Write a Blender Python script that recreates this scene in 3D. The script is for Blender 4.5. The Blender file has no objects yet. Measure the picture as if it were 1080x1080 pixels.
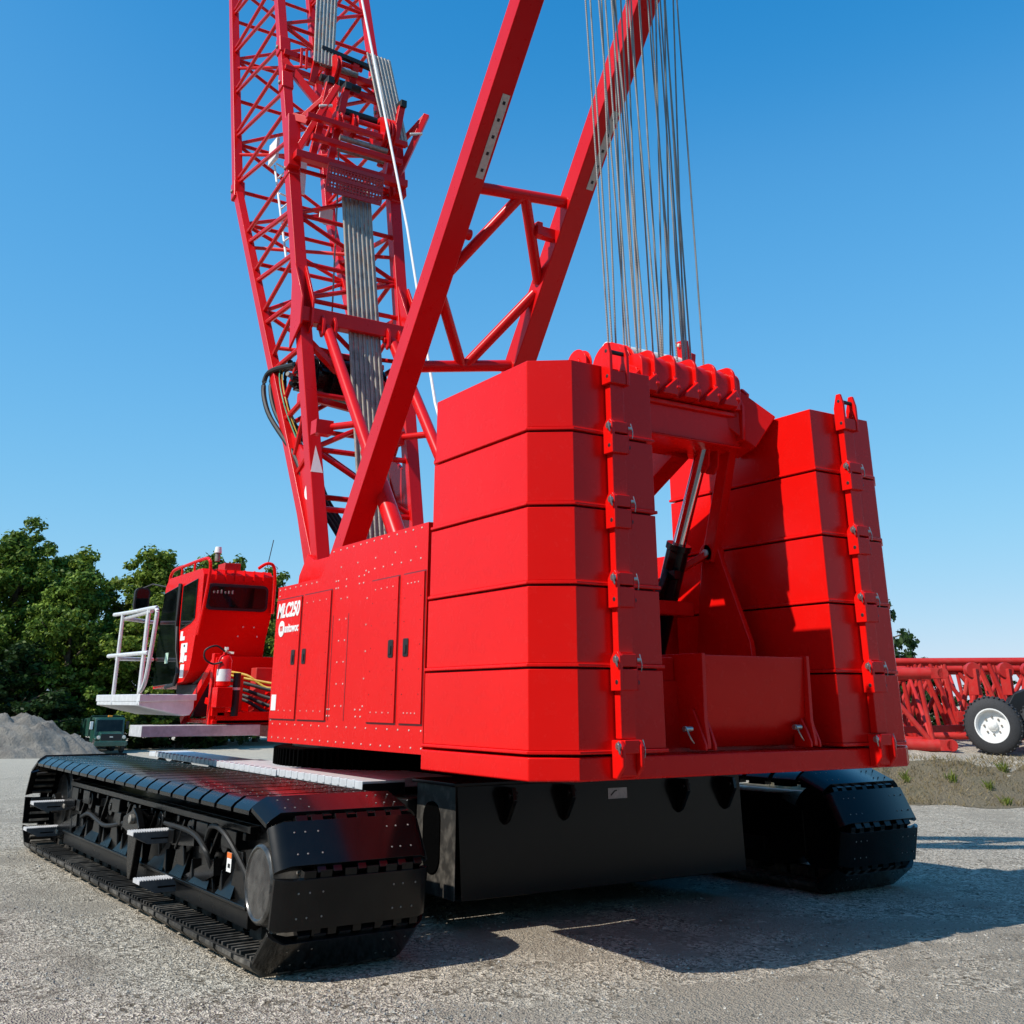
import bpy, bmesh, math, random
from mathutils import noise as mnoise
from mathutils import Vector as V, Matrix as M, Euler
random.seed(7)
sc = bpy.context.scene
col = sc.collection
PI = math.pi
R = math.radians

# ------------------------------------------------------------------ materials
def newmat(name):
    m = bpy.data.materials.new(name); m.use_nodes = True
    nt = m.node_tree
    return m, nt, nt.nodes['Principled BSDF']

def N(nt, t, **kw):
    n = nt.nodes.new(t)
    for k, v in kw.items():
        setattr(n, k, v)
    return n

def L(nt, a, b): nt.links.new(a, b)

def noise(nt, scale, detail=5, rough=0.6, vec=None):
    n = N(nt, 'ShaderNodeTexNoise')
    n.inputs['Scale'].default_value = scale
    n.inputs['Detail'].default_value = detail
    n.inputs['Roughness'].default_value = rough
    if vec is not None: L(nt, vec, n.inputs['Vector'])
    return n.outputs['Fac']

def ramp(nt, fac, stops):
    r = N(nt, 'ShaderNodeValToRGB')
    els = r.color_ramp.elements
    while len(els) < len(stops): els.new(0.5)
    for e, (p, c) in zip(els, stops):
        e.position = p
        e.color = (*c, 1) if len(c) == 3 else c
    L(nt, fac, r.inputs[0])
    return r.outputs[0]

def mixc(nt, fac, a, b, mode='MIX'):
    n = N(nt, 'ShaderNodeMix', data_type='RGBA', blend_type=mode)
    if isinstance(fac, (int, float)): n.inputs[0].default_value = fac
    else: L(nt, fac, n.inputs[0])
    for s, v in ((6, a), (7, b)):
        if isinstance(v, tuple): n.inputs[s].default_value = (*v, 1)
        else: L(nt, v, n.inputs[s])
    return n.outputs[2]

def pos(nt):
    return N(nt, 'ShaderNodeNewGeometry').outputs['Position']

def bump(nt, h, strength, dist, b):
    n = N(nt, 'ShaderNodeBump')
    n.inputs['Strength'].default_value = strength
    n.inputs['Distance'].default_value = dist
    L(nt, h, n.inputs['Height']); L(nt, n.outputs[0], b.inputs['Normal'])

def paint(name, c, rough=0.28, dust=(0.3, 0.2, 0.15), dustamt=0.12, coat=0.35, spec=0.5, var=0.12):
    m, nt, b = newmat(name)
    P = pos(nt)
    n1 = noise(nt, 0.9, 3, 0.5, P); n2 = noise(nt, 9, 5, 0.6, P)
    dark = tuple(x * (1 - var) for x in c)
    c1 = ramp(nt, n1, [(0.3, dark), (0.7, c)])
    dm = N(nt, 'ShaderNodeMath', operation='MULTIPLY'); L(nt, n1, dm.inputs[0]); L(nt, n2, dm.inputs[1])
    df = ramp(nt, dm.outputs[0], [(0.22, (0, 0, 0)), (0.5, (dustamt,) * 3)])
    L(nt, mixc(nt, df, c1, dust), b.inputs['Base Color'])
    rr = N(nt, 'ShaderNodeMapRange'); L(nt, n2, rr.inputs[0])
    rr.inputs[3].default_value = rough * 0.92; rr.inputs[4].default_value = rough * 1.08
    L(nt, rr.outputs[0], b.inputs['Roughness'])
    b.inputs['Coat Weight'].default_value = coat
    b.inputs['Coat Roughness'].default_value = 0.12
    b.inputs['Specular IOR Level'].default_value = spec
    bump(nt, noise(nt, 1.6, 2, 0.5, P), 0.03, 0.02, b)
    return m

def simple(name, c, rough=0.5, metal=0.0, sc_=30, var=0.25, bmp=0.0):
    m, nt, b = newmat(name)
    P = pos(nt)
    n = noise(nt, sc_, 5, 0.65, P)
    L(nt, ramp(nt, n, [(0.3, tuple(x * (1 - var) for x in c)), (0.7, tuple(min(1, x * (1 + var)) for x in c))]), b.inputs['Base Color'])
    b.inputs['Roughness'].default_value = rough
    b.inputs['Metallic'].default_value = metal
    if bmp: bump(nt, n, bmp, 0.01, b)
    return m

RED = paint('red_paint', (0.78, 0.0065, 0.0045), 0.27, dustamt=0.015, coat=0.0, spec=0.20, var=0.06)
REDB = paint('crimson_boom_paint', (0.66, 0.007, 0.008), 0.28, dustamt=0.03, coat=0.03, spec=0.24)
REDOLD = paint('faded_red_paint', (0.56, 0.022, 0.018), 0.5, dustamt=0.22, coat=0.03, spec=0.3, var=0.25)
BLACK = paint('black_paint', (0.004, 0.004, 0.0042), 0.20, dust=(0.16, 0.145, 0.12), dustamt=0.015, coat=0.06, spec=0.24)
BLACKDUST = paint('dusty_black_paint', (0.005, 0.005, 0.005), 0.28, dust=(0.20, 0.18, 0.15), dustamt=0.05, coat=0.08, spec=0.24)
MATTE = simple('matte_black_rubber', (0.010, 0.010, 0.010), 0.6, bmp=0.2)
ALU = simple('brushed_aluminium', (0.74, 0.74, 0.74), 0.42, 0.25, 9, 0.12)
ALUDUST = simple('grey_aluminium_plate', (0.52, 0.51, 0.51), 0.6, 0.1, 12, 0.2, 0.2)
GALV = simple('galvanised_bolt', (0.70, 0.66, 0.58), 0.45, 0.3, 60, 0.2)
PINST = simple('zinc_plated_pin', (0.40, 0.39, 0.37), 0.3, 0.8, 60, 0.2)
CHROME = simple('chrome_rod', (0.72, 0.74, 0.76), 0.12, 1.0, 5, 0.05)
WHITE = simple('white_paint', (0.80, 0.79, 0.76), 0.5, 0, 20, 0.06)
PALE = simple('pale_reflective_strip', (0.50, 0.52, 0.42), 0.45, 0, 25, 0.15)
YELLOW = simple('yellow_hose', (0.50, 0.33, 0.03), 0.5)
GREENW = simple('green_wire', (0.05, 0.35, 0.2), 0.5)
ORANGE = simple('orange_sticker', (0.75, 0.16, 0.02), 0.5)
STEPGREY = simple('grey_step_steel', (0.12, 0.125, 0.135), 0.45, 0.3, 14, 0.25)
DUSTYSHOE = paint('dusty_shoe_steel', (0.035, 0.032, 0.028), 0.5, dust=(0.24, 0.215, 0.18), dustamt=0.9, coat=0.0, spec=0.3)
HOLE = simple('dark_recess', (0.0015, 0.0015, 0.0015), 0.9)
HOLE.node_tree.nodes['Principled BSDF'].inputs['Specular IOR Level'].default_value = 0.02
HUB = paint('scuffed_hub_steel', (0.012, 0.012, 0.0125), 0.24, dust=(0.3, 0.28, 0.25), dustamt=0.35, coat=0.3, spec=0.5)
RUST = simple('rusty_steel', (0.23, 0.13, 0.08), 0.75, 0.2, 25, 0.4, 0.3)
DUSTSTEEL = simple('dusty_bare_steel', (0.26, 0.24, 0.21), 0.6, 0.35, 18, 0.35, 0.3)
TRUCKGREEN = paint('green_truck_paint', (0.012, 0.075, 0.055), 0.4, dust=(0.3, 0.3, 0.25), dustamt=0.3)
TYRE = simple('tyre_rubber', (0.028, 0.028, 0.03), 0.75, 0, 40, 0.35, 0.3)
BARK = simple('bark', (0.10, 0.075, 0.05), 0.9, 0, 6, 0.4, 0.6)
AMBER = simple('amber_beacon', (0.8, 0.3, 0.03), 0.3)

def glassmat():
    m, nt, b = newmat('dark_tinted_glass')
    n = noise(nt, 2.0, 3, 0.5, pos(nt))
    L(nt, ramp(nt, n, [(0.35, (0.002, 0.003, 0.003)), (0.75, (0.010, 0.014, 0.013))]), b.inputs['Base Color'])
    b.inputs['Roughness'].default_value = 0.04
    b.inputs['Specular IOR Level'].default_value = 0.28
    return m
GLASS = glassmat()

def ropemat(name, c):
    m, nt, b = newmat(name)
    P = pos(nt)
    w = N(nt, 'ShaderNodeTexWave', wave_type='BANDS', bands_direction='DIAGONAL')
    w.inputs['Scale'].default_value = 24; w.inputs['Distortion'].default_value = 0.6
    L(nt, P, w.inputs['Vector'])
    n = noise(nt, 3, 4, 0.7, P)
    base = ramp(nt, n, [(0.3, tuple(x * 0.55 for x in c)), (0.5, c), (0.75, (c[0] * 0.9, c[1] * 0.72, c[2] * 0.55))])
    L(nt, mixc(nt, w.outputs['Fac'], mixc(nt, 0.45, base, (0.03, 0.028, 0.026)), base), b.inputs['Base Color'])
    b.inputs['Roughness'].default_value = 0.55
    b.inputs['Metallic'].default_value = 0.15
    bump(nt, w.outputs['Fac'], 0.6, 0.01, b)
    return m
ROPE = ropemat('steel_wire_rope', (0.40, 0.385, 0.355))
ROPEL = ropemat('light_wire_rope', (0.62, 0.59, 0.53))
ROPEH = ropemat('hoist_wire_rope', (0.52, 0.475, 0.40))

def meshgate():
    m, nt, b = newmat('red_expanded_mesh')
    b.inputs['Base Color'].default_value = (0.4, 0.012, 0.012, 1)
    b.inputs['Roughness'].default_value = 0.4
    return m
GATE = meshgate()

def leafmat(name, c1, c2, c3):
    m, nt, b = newmat(name)
    g = N(nt, 'ShaderNodeNewGeometry')
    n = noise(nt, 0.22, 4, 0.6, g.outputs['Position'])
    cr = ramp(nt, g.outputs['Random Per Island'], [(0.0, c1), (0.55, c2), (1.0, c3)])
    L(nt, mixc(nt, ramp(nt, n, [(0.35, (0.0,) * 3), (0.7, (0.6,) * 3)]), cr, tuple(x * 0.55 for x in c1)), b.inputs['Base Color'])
    b.inputs['Roughness'].default_value = 0.5
    b.inputs['Specular IOR Level'].default_value = 0.15
    tr = N(nt, 'ShaderNodeBsdfTranslucent'); L(nt, cr, tr.inputs['Color'])
    mx = N(nt, 'ShaderNodeMixShader'); mx.inputs[0].default_value = 0.22
    L(nt, b.outputs[0], mx.inputs[1]); L(nt, tr.outputs[0], mx.inputs[2])
    L(nt, mx.outputs[0], nt.nodes['Material Output'].inputs['Surface'])
    return m
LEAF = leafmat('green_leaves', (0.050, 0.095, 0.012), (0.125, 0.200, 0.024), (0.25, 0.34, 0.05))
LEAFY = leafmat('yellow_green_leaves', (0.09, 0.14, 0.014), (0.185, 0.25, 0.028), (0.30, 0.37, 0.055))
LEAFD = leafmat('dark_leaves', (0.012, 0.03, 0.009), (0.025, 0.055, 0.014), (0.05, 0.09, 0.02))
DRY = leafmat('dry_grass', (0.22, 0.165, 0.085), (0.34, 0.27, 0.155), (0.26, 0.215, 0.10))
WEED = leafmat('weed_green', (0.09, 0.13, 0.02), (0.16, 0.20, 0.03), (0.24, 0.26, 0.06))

def groundmat():
    m, nt, b = newmat('gravel_ground')
    P = pos(nt)
    big = noise(nt, 0.16, 5, 0.6, P); mid = noise(nt, 0.85, 6, 0.7, P); fine = noise(nt, 38, 3, 0.7, P)
    vo = N(nt, 'ShaderNodeTexVoronoi'); vo.inputs['Scale'].default_value = 30; L(nt, P, vo.inputs['Vector'])
    vo2 = N(nt, 'ShaderNodeTexVoronoi'); vo2.inputs['Scale'].default_value = 75; L(nt, P, vo2.inputs['Vector'])
    stone = ramp(nt, vo2.outputs['Color'], [(0.22, (0.089, 0.075, 0.056)), (0.45, (0.40, 0.37, 0.325)), (0.78, (0.78, 0.73, 0.65))])
    stone1 = ramp(nt, vo.outputs['Color'], [(0.22, (0.118, 0.101, 0.077)), (0.5, (0.42, 0.39, 0.345)), (0.80, (0.76, 0.71, 0.63))])
    stones = mixc(nt, ramp(nt, noise(nt, 3.5, 4, 0.6, P), [(0.42, (0,) * 3), (0.58, (1,) * 3)]), stone, stone1)
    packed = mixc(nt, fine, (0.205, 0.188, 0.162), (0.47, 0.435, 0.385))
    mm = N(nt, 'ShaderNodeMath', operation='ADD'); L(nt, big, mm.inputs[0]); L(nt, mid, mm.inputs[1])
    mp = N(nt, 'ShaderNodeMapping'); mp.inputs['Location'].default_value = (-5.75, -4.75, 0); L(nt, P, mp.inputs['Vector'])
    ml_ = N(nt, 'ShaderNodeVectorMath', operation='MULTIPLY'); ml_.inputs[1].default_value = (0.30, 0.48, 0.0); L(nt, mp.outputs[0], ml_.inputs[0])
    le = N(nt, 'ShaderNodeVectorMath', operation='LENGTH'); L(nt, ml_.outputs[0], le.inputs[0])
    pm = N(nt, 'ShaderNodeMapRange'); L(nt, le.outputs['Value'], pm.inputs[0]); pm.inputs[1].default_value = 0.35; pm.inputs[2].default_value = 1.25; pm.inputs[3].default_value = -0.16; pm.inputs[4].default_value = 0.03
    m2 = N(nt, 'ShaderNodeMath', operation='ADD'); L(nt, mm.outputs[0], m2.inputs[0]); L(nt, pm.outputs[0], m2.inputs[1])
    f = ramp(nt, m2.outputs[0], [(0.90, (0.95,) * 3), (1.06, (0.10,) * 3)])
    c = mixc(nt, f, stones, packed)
    d = ramp(nt, noise(nt, 1.6, 6, 0.75, P), [(0.34, (0.6,) * 3), (0.46, (0,) * 3)])
    c = mixc(nt, d, c, (0.15, 0.132, 0.108))
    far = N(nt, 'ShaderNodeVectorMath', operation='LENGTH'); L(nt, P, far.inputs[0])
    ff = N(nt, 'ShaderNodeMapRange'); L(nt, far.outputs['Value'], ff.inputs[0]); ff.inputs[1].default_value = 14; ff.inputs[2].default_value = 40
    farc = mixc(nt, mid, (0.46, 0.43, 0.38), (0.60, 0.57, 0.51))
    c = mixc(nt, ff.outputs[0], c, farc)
    c = mixc(nt, 1.0, c, (1.0, 0.94, 0.835), 'MULTIPLY')
    L(nt, c, b.inputs['Base Color'])
    b.inputs['Roughness'].default_value = 0.9
    b.inputs['Specular IOR Level'].default_value = 0.2
    h = N(nt, 'ShaderNodeMath', operation='ADD'); L(nt, vo.outputs['Distance'], h.inputs[0]); L(nt, vo2.outputs['Distance'], h.inputs[1])
    h2 = N(nt, 'ShaderNodeMath', operation='ADD'); L(nt, h.outputs[0], h2.inputs[0]); L(nt, mid, h2.inputs[1])
    bump(nt, h.outputs[0], 0.85, 0.022, b)
    return m
GROUND = groundmat()

def pebmat():
    m, nt, b = newmat('loose_gravel')
    g = N(nt, 'ShaderNodeNewGeometry')
    L(nt, ramp(nt, g.outputs['Random Per Island'], [(0.0, (0.10, 0.093, 0.080)), (0.4, (0.30, 0.275, 0.235)), (0.8, (0.43, 0.40, 0.345)), (1.0, (0.58, 0.545, 0.475))]), b.inputs['Base Color'])
    b.inputs['Roughness'].default_value = 0.85
    return m
PEB = pebmat()

def bankmat():
    m, nt, b = newmat('dry_grass_soil')
    P = pos(nt)
    n = noise(nt, 1.2, 6, 0.7, P); f = noise(nt, 22, 4, 0.7, P)
    c = ramp(nt, n, [(0.3, (0.27, 0.21, 0.13)), (0.5, (0.31, 0.25, 0.155)), (0.7, (0.27, 0.225, 0.13))])
    L(nt, mixc(nt, f, mixc(nt, 0.5, c, (0.06, 0.05, 0.03)), c), b.inputs['Base Color'])
    b.inputs['Roughness'].default_value = 0.95
    bump(nt, f, 1.0, 0.12, b)
    return m
BANK = bankmat()

def absorbermat():  # near-black, so the added sheet behind the camera returns little light
    m, nt, b = newmat('bounce_absorber_dark')
    P = pos(nt)
    n = noise(nt, 0.6, 6, 0.7, P); f = noise(nt, 60, 3, 0.7, P)
    L(nt, mixc(nt, f, ramp(nt, n, [(0.3, (0.030, 0.030, 0.031)), (0.7, (0.05, 0.049, 0.047))]), (0.07, 0.068, 0.065)), b.inputs['Base Color'])
    b.inputs['Roughness'].default_value = 0.85
    bump(nt, f, 0.5, 0.01, b)
    return m
ABSORB = absorbermat()

def pilemat():
    m, nt, b = newmat('sand_pile')
    P = pos(nt)
    n = noise(nt, 0.55, 7, 0.7, P); f = noise(nt, 5, 6, 0.7, P)
    c = ramp(nt, n, [(0.3, (0.15, 0.13, 0.11)), (0.5, (0.27, 0.245, 0.205)), (0.7, (0.36, 0.33, 0.28))])
    L(nt, mixc(nt, f, mixc(nt, 0.5, c, (0.08, 0.07, 0.06)), c), b.inputs['Base Color'])
    b.inputs['Roughness'].default_value = 0.95
    bump(nt, f, 0.8, 0.3, b)
    return m
PILE = pilemat()

# ------------------------------------------------------------------ object helpers
W = {}          # world offset of each parent (all unrotated except the crawlers, whose children are local)
SEQ = {}

def tag(o, label=None, cat=None, group=None, kind=None):
    if label: o['label'] = label
    if cat: o['category'] = cat
    if group: o['group'] = group
    if kind: o['kind'] = kind
    return o

def thing(name, label, cat, loc, group=None):
    o = bpy.data.objects.new(name, None); col.objects.link(o)
    o.empty_display_size = 0.3
    o.location = loc; W[o.name] = V(loc)
    return tag(o, label, cat, group)

def mk(name, bm, mats, parent=None, bevel=0.0, smooth=True, angle=35, local=False, keep_origin=False, segs=2):
    me = bpy.data.meshes.new(name)
    if not isinstance(mats, (list, tuple)): mats = [mats]
    c = V((0, 0, 0))
    if bm.verts and not keep_origin:
        lo = V([min(v.co[i] for v in bm.verts) for i in range(3)])
        hi = V([max(v.co[i] for v in bm.verts) for i in range(3)])
        c = (lo + hi) / 2
        for v in bm.verts: v.co -= c
    bm.to_mesh(me); bm.free()
    for m in mats: me.materials.append(m)
    if smooth:
        me.shade_smooth(); me.set_sharp_from_angle(angle=R(angle))
    o = bpy.data.objects.new(name, me); col.objects.link(o)
    if parent is not None:
        o.parent = parent
        base = V((0, 0, 0)) if local else W[parent.name]
        o.location = c - base
        W[o.name] = c.copy() if not local else base
    else:
        o.location = c; W[o.name] = c.copy()
    if bevel:
        md = o.modifiers.new('bevel', 'BEVEL'); md.width = bevel; md.segments = segs
        md.limit_method = 'ANGLE'; md.angle_limit = R(40); md.harden_normals = True
    return o

B = bmesh.new

def _mat(bm, n0, mi):
    if mi:
        bm.faces.ensure_lookup_table()
        for f in bm.faces[n0:]: f.material_index = mi

def box(bm, lo, hi, mi=0, mat=None):
    n0 = len(bm.faces)
    x0, y0, z0 = lo; x1, y1, z1 = hi
    vs = [bm.verts.new(p) for p in ((x0, y0, z0), (x1, y0, z0), (x1, y1, z0), (x0, y1, z0), (x0, y0, z1), (x1, y0, z1), (x1, y1, z1), (x0, y1, z1))]
    for f in ((3, 2, 1, 0), (4, 5, 6, 7), (0, 1, 5, 4), (1, 2, 6, 5), (2, 3, 7, 6), (3, 0, 4, 7)):
        bm.faces.new([vs[i] for i in f])
    if mat is not None:
        for v in vs: v.co = mat @ v.co
    _mat(bm, n0, mi)

def prism(bm, poly, axis, a, b, mi=0, mat=None):
    """poly of 2D points extruded along axis from a to b. axis x: (y,z); y: (x,z); z: (x,y)"""
    n0 = len(bm.faces)
    def P(p, t):
        return {'x': (t, p[0], p[1]), 'y': (p[0], t, p[1]), 'z': (p[0], p[1], t)}[axis]
    lo = [bm.verts.new(P(p, a)) for p in poly]; hi = [bm.verts.new(P(p, b)) for p in poly]
    bm.faces.new(lo); bm.faces.new(hi)
    n = len(poly)
    fs = []
    for i in range(n):
        bm.faces.new((lo[i], lo[(i + 1) % n], hi[(i + 1) % n], hi[i]))
    bm.faces.ensure_lookup_table()
    bmesh.ops.recalc_face_normals(bm, faces=bm.faces[n0:])
    if mat is not None:
        for v in lo + hi: v.co = mat @ v.co
    _mat(bm, n0, mi)

def frame(p, q, up=None):
    p, q = V(p), V(q); z = (q - p).normalized()
    u = V(up) if up else (V((0, 0, 1)) if abs(z.z) < 0.95 else V((1, 0, 0)))
    x = u.cross(z).normalized(); y = z.cross(x)
    return p, q, x, y, z

def tube(bm, p, q, r, r2=None, seg=10, mi=0, caps=True):
    n0 = len(bm.faces)
    p, q, x, y, z = frame(p, q)
    r2 = r if r2 is None else r2
    A = []; Bv = []
    for i in range(seg):
        a = 2 * PI * i / seg
        d = x * math.cos(a) + y * math.sin(a)
        A.append(bm.verts.new(p + d * r)); Bv.append(bm.verts.new(q + d * r2))
    for i in range(seg):
        bm.faces.new((A[i], A[(i + 1) % seg], Bv[(i + 1) % seg], Bv[i]))
    if caps:
        bm.faces.new(A[::-1]); bm.faces.new(Bv)
    _mat(bm, n0, mi)

def bar(bm, p, q, w, h, up=None, mi=0):
    """rectangular bar, w across, h along the 'up' side"""
    n0 = len(bm.faces)
    p, q, x, y, z = frame(p, q, up)
    vs = []
    for c in (p, q):
        for sx, sy in ((-1, -1), (1, -1), (1, 1), (-1, 1)):
            vs.append(bm.verts.new(c + x * sx * w / 2 + y * sy * h / 2))
    for f in ((3, 2, 1, 0), (4, 5, 6, 7), (0, 1, 5, 4), (1, 2, 6, 5), (2, 3, 7, 6), (3, 0, 4, 7)):
        bm.faces.new([vs[i] for i in f])
    _mat(bm, n0, mi)

def path(bm, pts, r, seg=8, mi=0):
    """tube along a polyline, joined at the bends"""
    n0 = len(bm.faces)
    pts = [V(p) for p in pts]; rings = []
    up = V((0.13, 0.21, 0.97))
    for i, p in enumerate(pts):
        d = (pts[min(i + 1, len(pts) - 1)] - pts[max(i - 1, 0)]).normalized()
        x = up.cross(d)
        if x.length < 0.05: x = V((1, 0, 0)).cross(d)
        x.normalize(); y = d.cross(x)
        rr = r[i] if isinstance(r, (list, tuple)) else r
        rings.append([bm.verts.new(p + (x * math.cos(2 * PI * k / seg) + y * math.sin(2 * PI * k / seg)) * rr) for k in range(seg)])
    for a, b in zip(rings, rings[1:]):
        for k in range(seg):
            bm.faces.new((a[k], a[(k + 1) % seg], b[(k + 1) % seg], b[k]))
    bm.faces.new(rings[0][::-1]); bm.faces.new(rings[-1])
    _mat(bm, n0, mi)

def curve(pts, n=8):
    """Catmull-Rom through pts"""
    pts = [V(p) for p in pts]; out = []
    for i in range(len(pts) - 1):
        p0 = pts[max(i - 1, 0)]; p1 = pts[i]; p2 = pts[i + 1]; p3 = pts[min(i + 2, len(pts) - 1)]
        for k in range(n):
            t = k / n
            out.append(0.5 * ((2 * p1) + (-p0 + p2) * t + (2 * p0 - 5 * p1 + 4 * p2 - p3) * t * t + (-p0 + 3 * p1 - 3 * p2 + p3) * t ** 3))
    return out + [pts[-1]]

def lathe(bm, c, axis, prof, seg=28, mi=0, cap=(True, True)):
    """prof: (t along axis, radius)"""
    n0 = len(bm.faces)
    c = V(c); p, q, x, y, z = frame(c, c + V(axis))
    rings = []
    for t, r in prof:
        rings.append([bm.verts.new(c + z * t + (x * math.cos(2 * PI * k / seg) + y * math.sin(2 * PI * k / seg)) * max(r, 1e-4)) for k in range(seg)])
    for a, b in zip(rings, rings[1:]):
        for k in range(seg):
            bm.faces.new((a[k], a[(k + 1) % seg], b[(k + 1) % seg], b[k]))
    if cap[0]: bm.faces.new(rings[0][::-1])
    if cap[1]: bm.faces.new(rings[-1])
    _mat(bm, n0, mi)

def dot(bm, c, n, r=0.013, h=0.008, mi=0, seg=6):
    c = V(c); n = V(n)
    tube(bm, c, c + n * h, r, r * 0.75, seg, mi)

def roundrect(w, h, r, n=4):
    out = []
    for cx, cy, a0 in ((w / 2 - r, h / 2 - r, 0), (-w / 2 + r, h / 2 - r, 90), (-w / 2 + r, -h / 2 + r, 180), (w / 2 - r, -h / 2 + r, 270)):
        for k in range(n + 1):
            a = R(a0 + 90 * k / n)
            out.append((cx + r * math.cos(a), cy + r * math.sin(a)))
    return out

def text_bm(s, size, origin, xdir, ydir, depth=0.004, shear=0.0, bold=0.0):
    cu = bpy.data.curves.new('t', 'FONT'); cu.body = s; cu.size = size; cu.extrude = depth / 2; cu.shear = shear; cu.offset = bold
    o = bpy.data.objects.new('t', cu); col.objects.link(o)
    bpy.context.view_layer.update()
    dg = bpy.context.evaluated_depsgraph_get()
    me = o.evaluated_get(dg).to_mesh()
    bm = B(); bm.from_mesh(me)
    o.evaluated_get(dg).to_mesh_clear()
    bpy.data.objects.remove(o); bpy.data.curves.remove(cu)
    x, y = V(xdir), V(ydir); z = x.cross(y)
    for v in bm.verts: v.co = V(origin) + x * v.co.x + y * v.co.y + z * v.co.z
    return bm

# ------------------------------------------------------------------ camera
cam = bpy.data.cameras.new('camera'); co = bpy.data.objects.new('camera', cam); col.objects.link(co)
r_, d_, f_ = V((0.84042316, -0.54193001, 0.0008763)), V((0.18605428, 0.28701285, -0.93968475)), V((0.50899186, 0.78989587, 0.34204065))
rot = M((r_, -d_, -f_)).transposed()
co.matrix_world = M.Translation((0, 0, 1.8)) @ rot.to_4x4()
cam.sensor_width = 36; cam.sensor_fit = 'HORIZONTAL'
cam.lens = 1095.794 / 1080 * 36
cam.shift_y = -(540 - 340.15) / 1080
cam.clip_start = 0.1; cam.clip_end = 5000
sc.camera = co

FW, RT = V((0.5416, 0.8406, 0)), V((0.8406, -0.5416, 0))
def loc(s, th, z=0.0):            # right / forward ground coordinates of the yard -> world
    p = FW * th + RT * s
    return V((p.x, p.y, z))

# ------------------------------------------------------------------ light and sky
SUNV = V((-0.985, -0.004, 1.0)).normalized()
el = math.asin(SUNV.z); az = math.atan2(SUNV.x, SUNV.y)
w = bpy.data.worlds.new('World'); sc.world = w; w.use_nodes = True
nt = w.node_tree
bg = nt.nodes['Background']
sky = N(nt, 'ShaderNodeTexSky', sky_type='NISHITA')
sky.sun_disc = False; sky.sun_elevation = el; sky.sun_rotation = az
sky.altitude = 0; sky.air_density = 1.0; sky.dust_density = 0.25; sky.ozone_density = 3.0
sc1 = N(nt, 'ShaderNodeVectorMath', operation='SCALE'); sc1.inputs['Scale'].default_value = 0.10
L(nt, sky.outputs[0], sc1.inputs[0])
cv = N(nt, 'ShaderNodeRGBCurve')                      # deep polarised blue, as the film shows it
for ch, pts in ((0, ((0.07, 0.016), (0.11, 0.085), (0.25, 0.24), (0.48, 0.44), (1, 0.9))), (1, ((0.10, 0.185), (0.14, 0.26), (0.21, 0.405), (0.45, 0.63), (0.69, 0.75), (1, 0.92))), (2, ((0.2, 0.52), (0.27, 0.65), (0.39, 0.82), (0.6, 0.93), (0.75, 0.97), (1, 1)))):
    c = cv.mapping.curves[ch]
    c.points[0].location = (0, 0); c.points[-1].location = pts[-1]
    for p in pts[:-1]: c.points.new(*p)
cv.mapping.update()
L(nt, sc1.outputs[0], cv.inputs['Color'])
sc2 = N(nt, 'ShaderNodeVectorMath', operation='SCALE'); sc2.inputs['Scale'].default_value = 10.0
L(nt, cv.outputs[0], sc2.inputs[0]); L(nt, sc2.outputs[0], bg.inputs[0])
bg.inputs[1].default_value = 0.096
sun = bpy.data.lights.new('sun', 'SUN'); so = bpy.data.objects.new('sun', sun); col.objects.link(so)
sun.energy = 5.0; sun.angle = R(0.53); sun.color = (1.0, 0.95, 0.88)
so.rotation_euler = SUNV.to_track_quat('Z', 'Y').to_euler()
so.location = (-30, 0, 40)
sc.view_settings.view_transform = 'Standard'; sc.view_settings.look = 'None'
sc.view_settings.exposure = 0; sc.view_settings.gamma = 1

# ------------------------------------------------------------------ terrain
def ss(x):
    x = max(0.0, min(1.0, x)); return x * x * (3 - 2 * x)
def hsh(a, b=0.0):
    return math.sin(a * 1.7 + b * 2.3) * 0.5 + math.sin(a * 0.61 - b * 1.13 + 1.3) * 0.5
def g(s, th):
    wr = ss((s - 2.0) / 6.0) * ss((80 - th) / 30)
    edge = 20.3 + 0.12 * (12 - s) + 0.25 * hsh(s * 1.3, 2)
    bank = 0.74 * ss((th - edge) / 1.9) + 0.19 * ss((th - edge - 1.9) / 2.0)
    left = -1.9 * ss((th - 25) / 60)
    rough = 0.012 * hsh(s * 2.1, th * 1.7) + 0.03 * ss((th - edge) / 1.0) * hsh(s * 5, th * 4) * wr
    return wr * bank + (1 - wr) * left + rough

def grid(ss_, ths, dz=0.0):
    bm = B(); rows = []
    for t in ths:
        rows.append([bm.verts.new(loc(s, t, g(s, t) + dz)) for s in ss_])
    for a, b in zip(rows, rows[1:]):
        for i in range(len(ss_) - 1):
            bm.faces.new((a[i], a[i + 1], b[i + 1], b[i]))
    return bm
def steps(segs):
    out = []
    for a, b, n in segs: out += [a + (b - a) * i / n for i in range(n)]
    return out + [segs[-1][1]]
ths = steps([(-60, 0, 4), (0, 18, 24), (18, 26, 48), (26, 90, 40), (90, 300, 10), (300, 2500, 8)])
sls = steps([(-2000, -200, 6), (-200, -40, 16), (-40, 0, 30), (0, 30, 80), (30, 120, 18), (120, 2000, 8)])
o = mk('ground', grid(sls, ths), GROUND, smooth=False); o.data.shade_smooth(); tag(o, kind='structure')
bs = steps([(3.0, 34, 90)])
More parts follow.
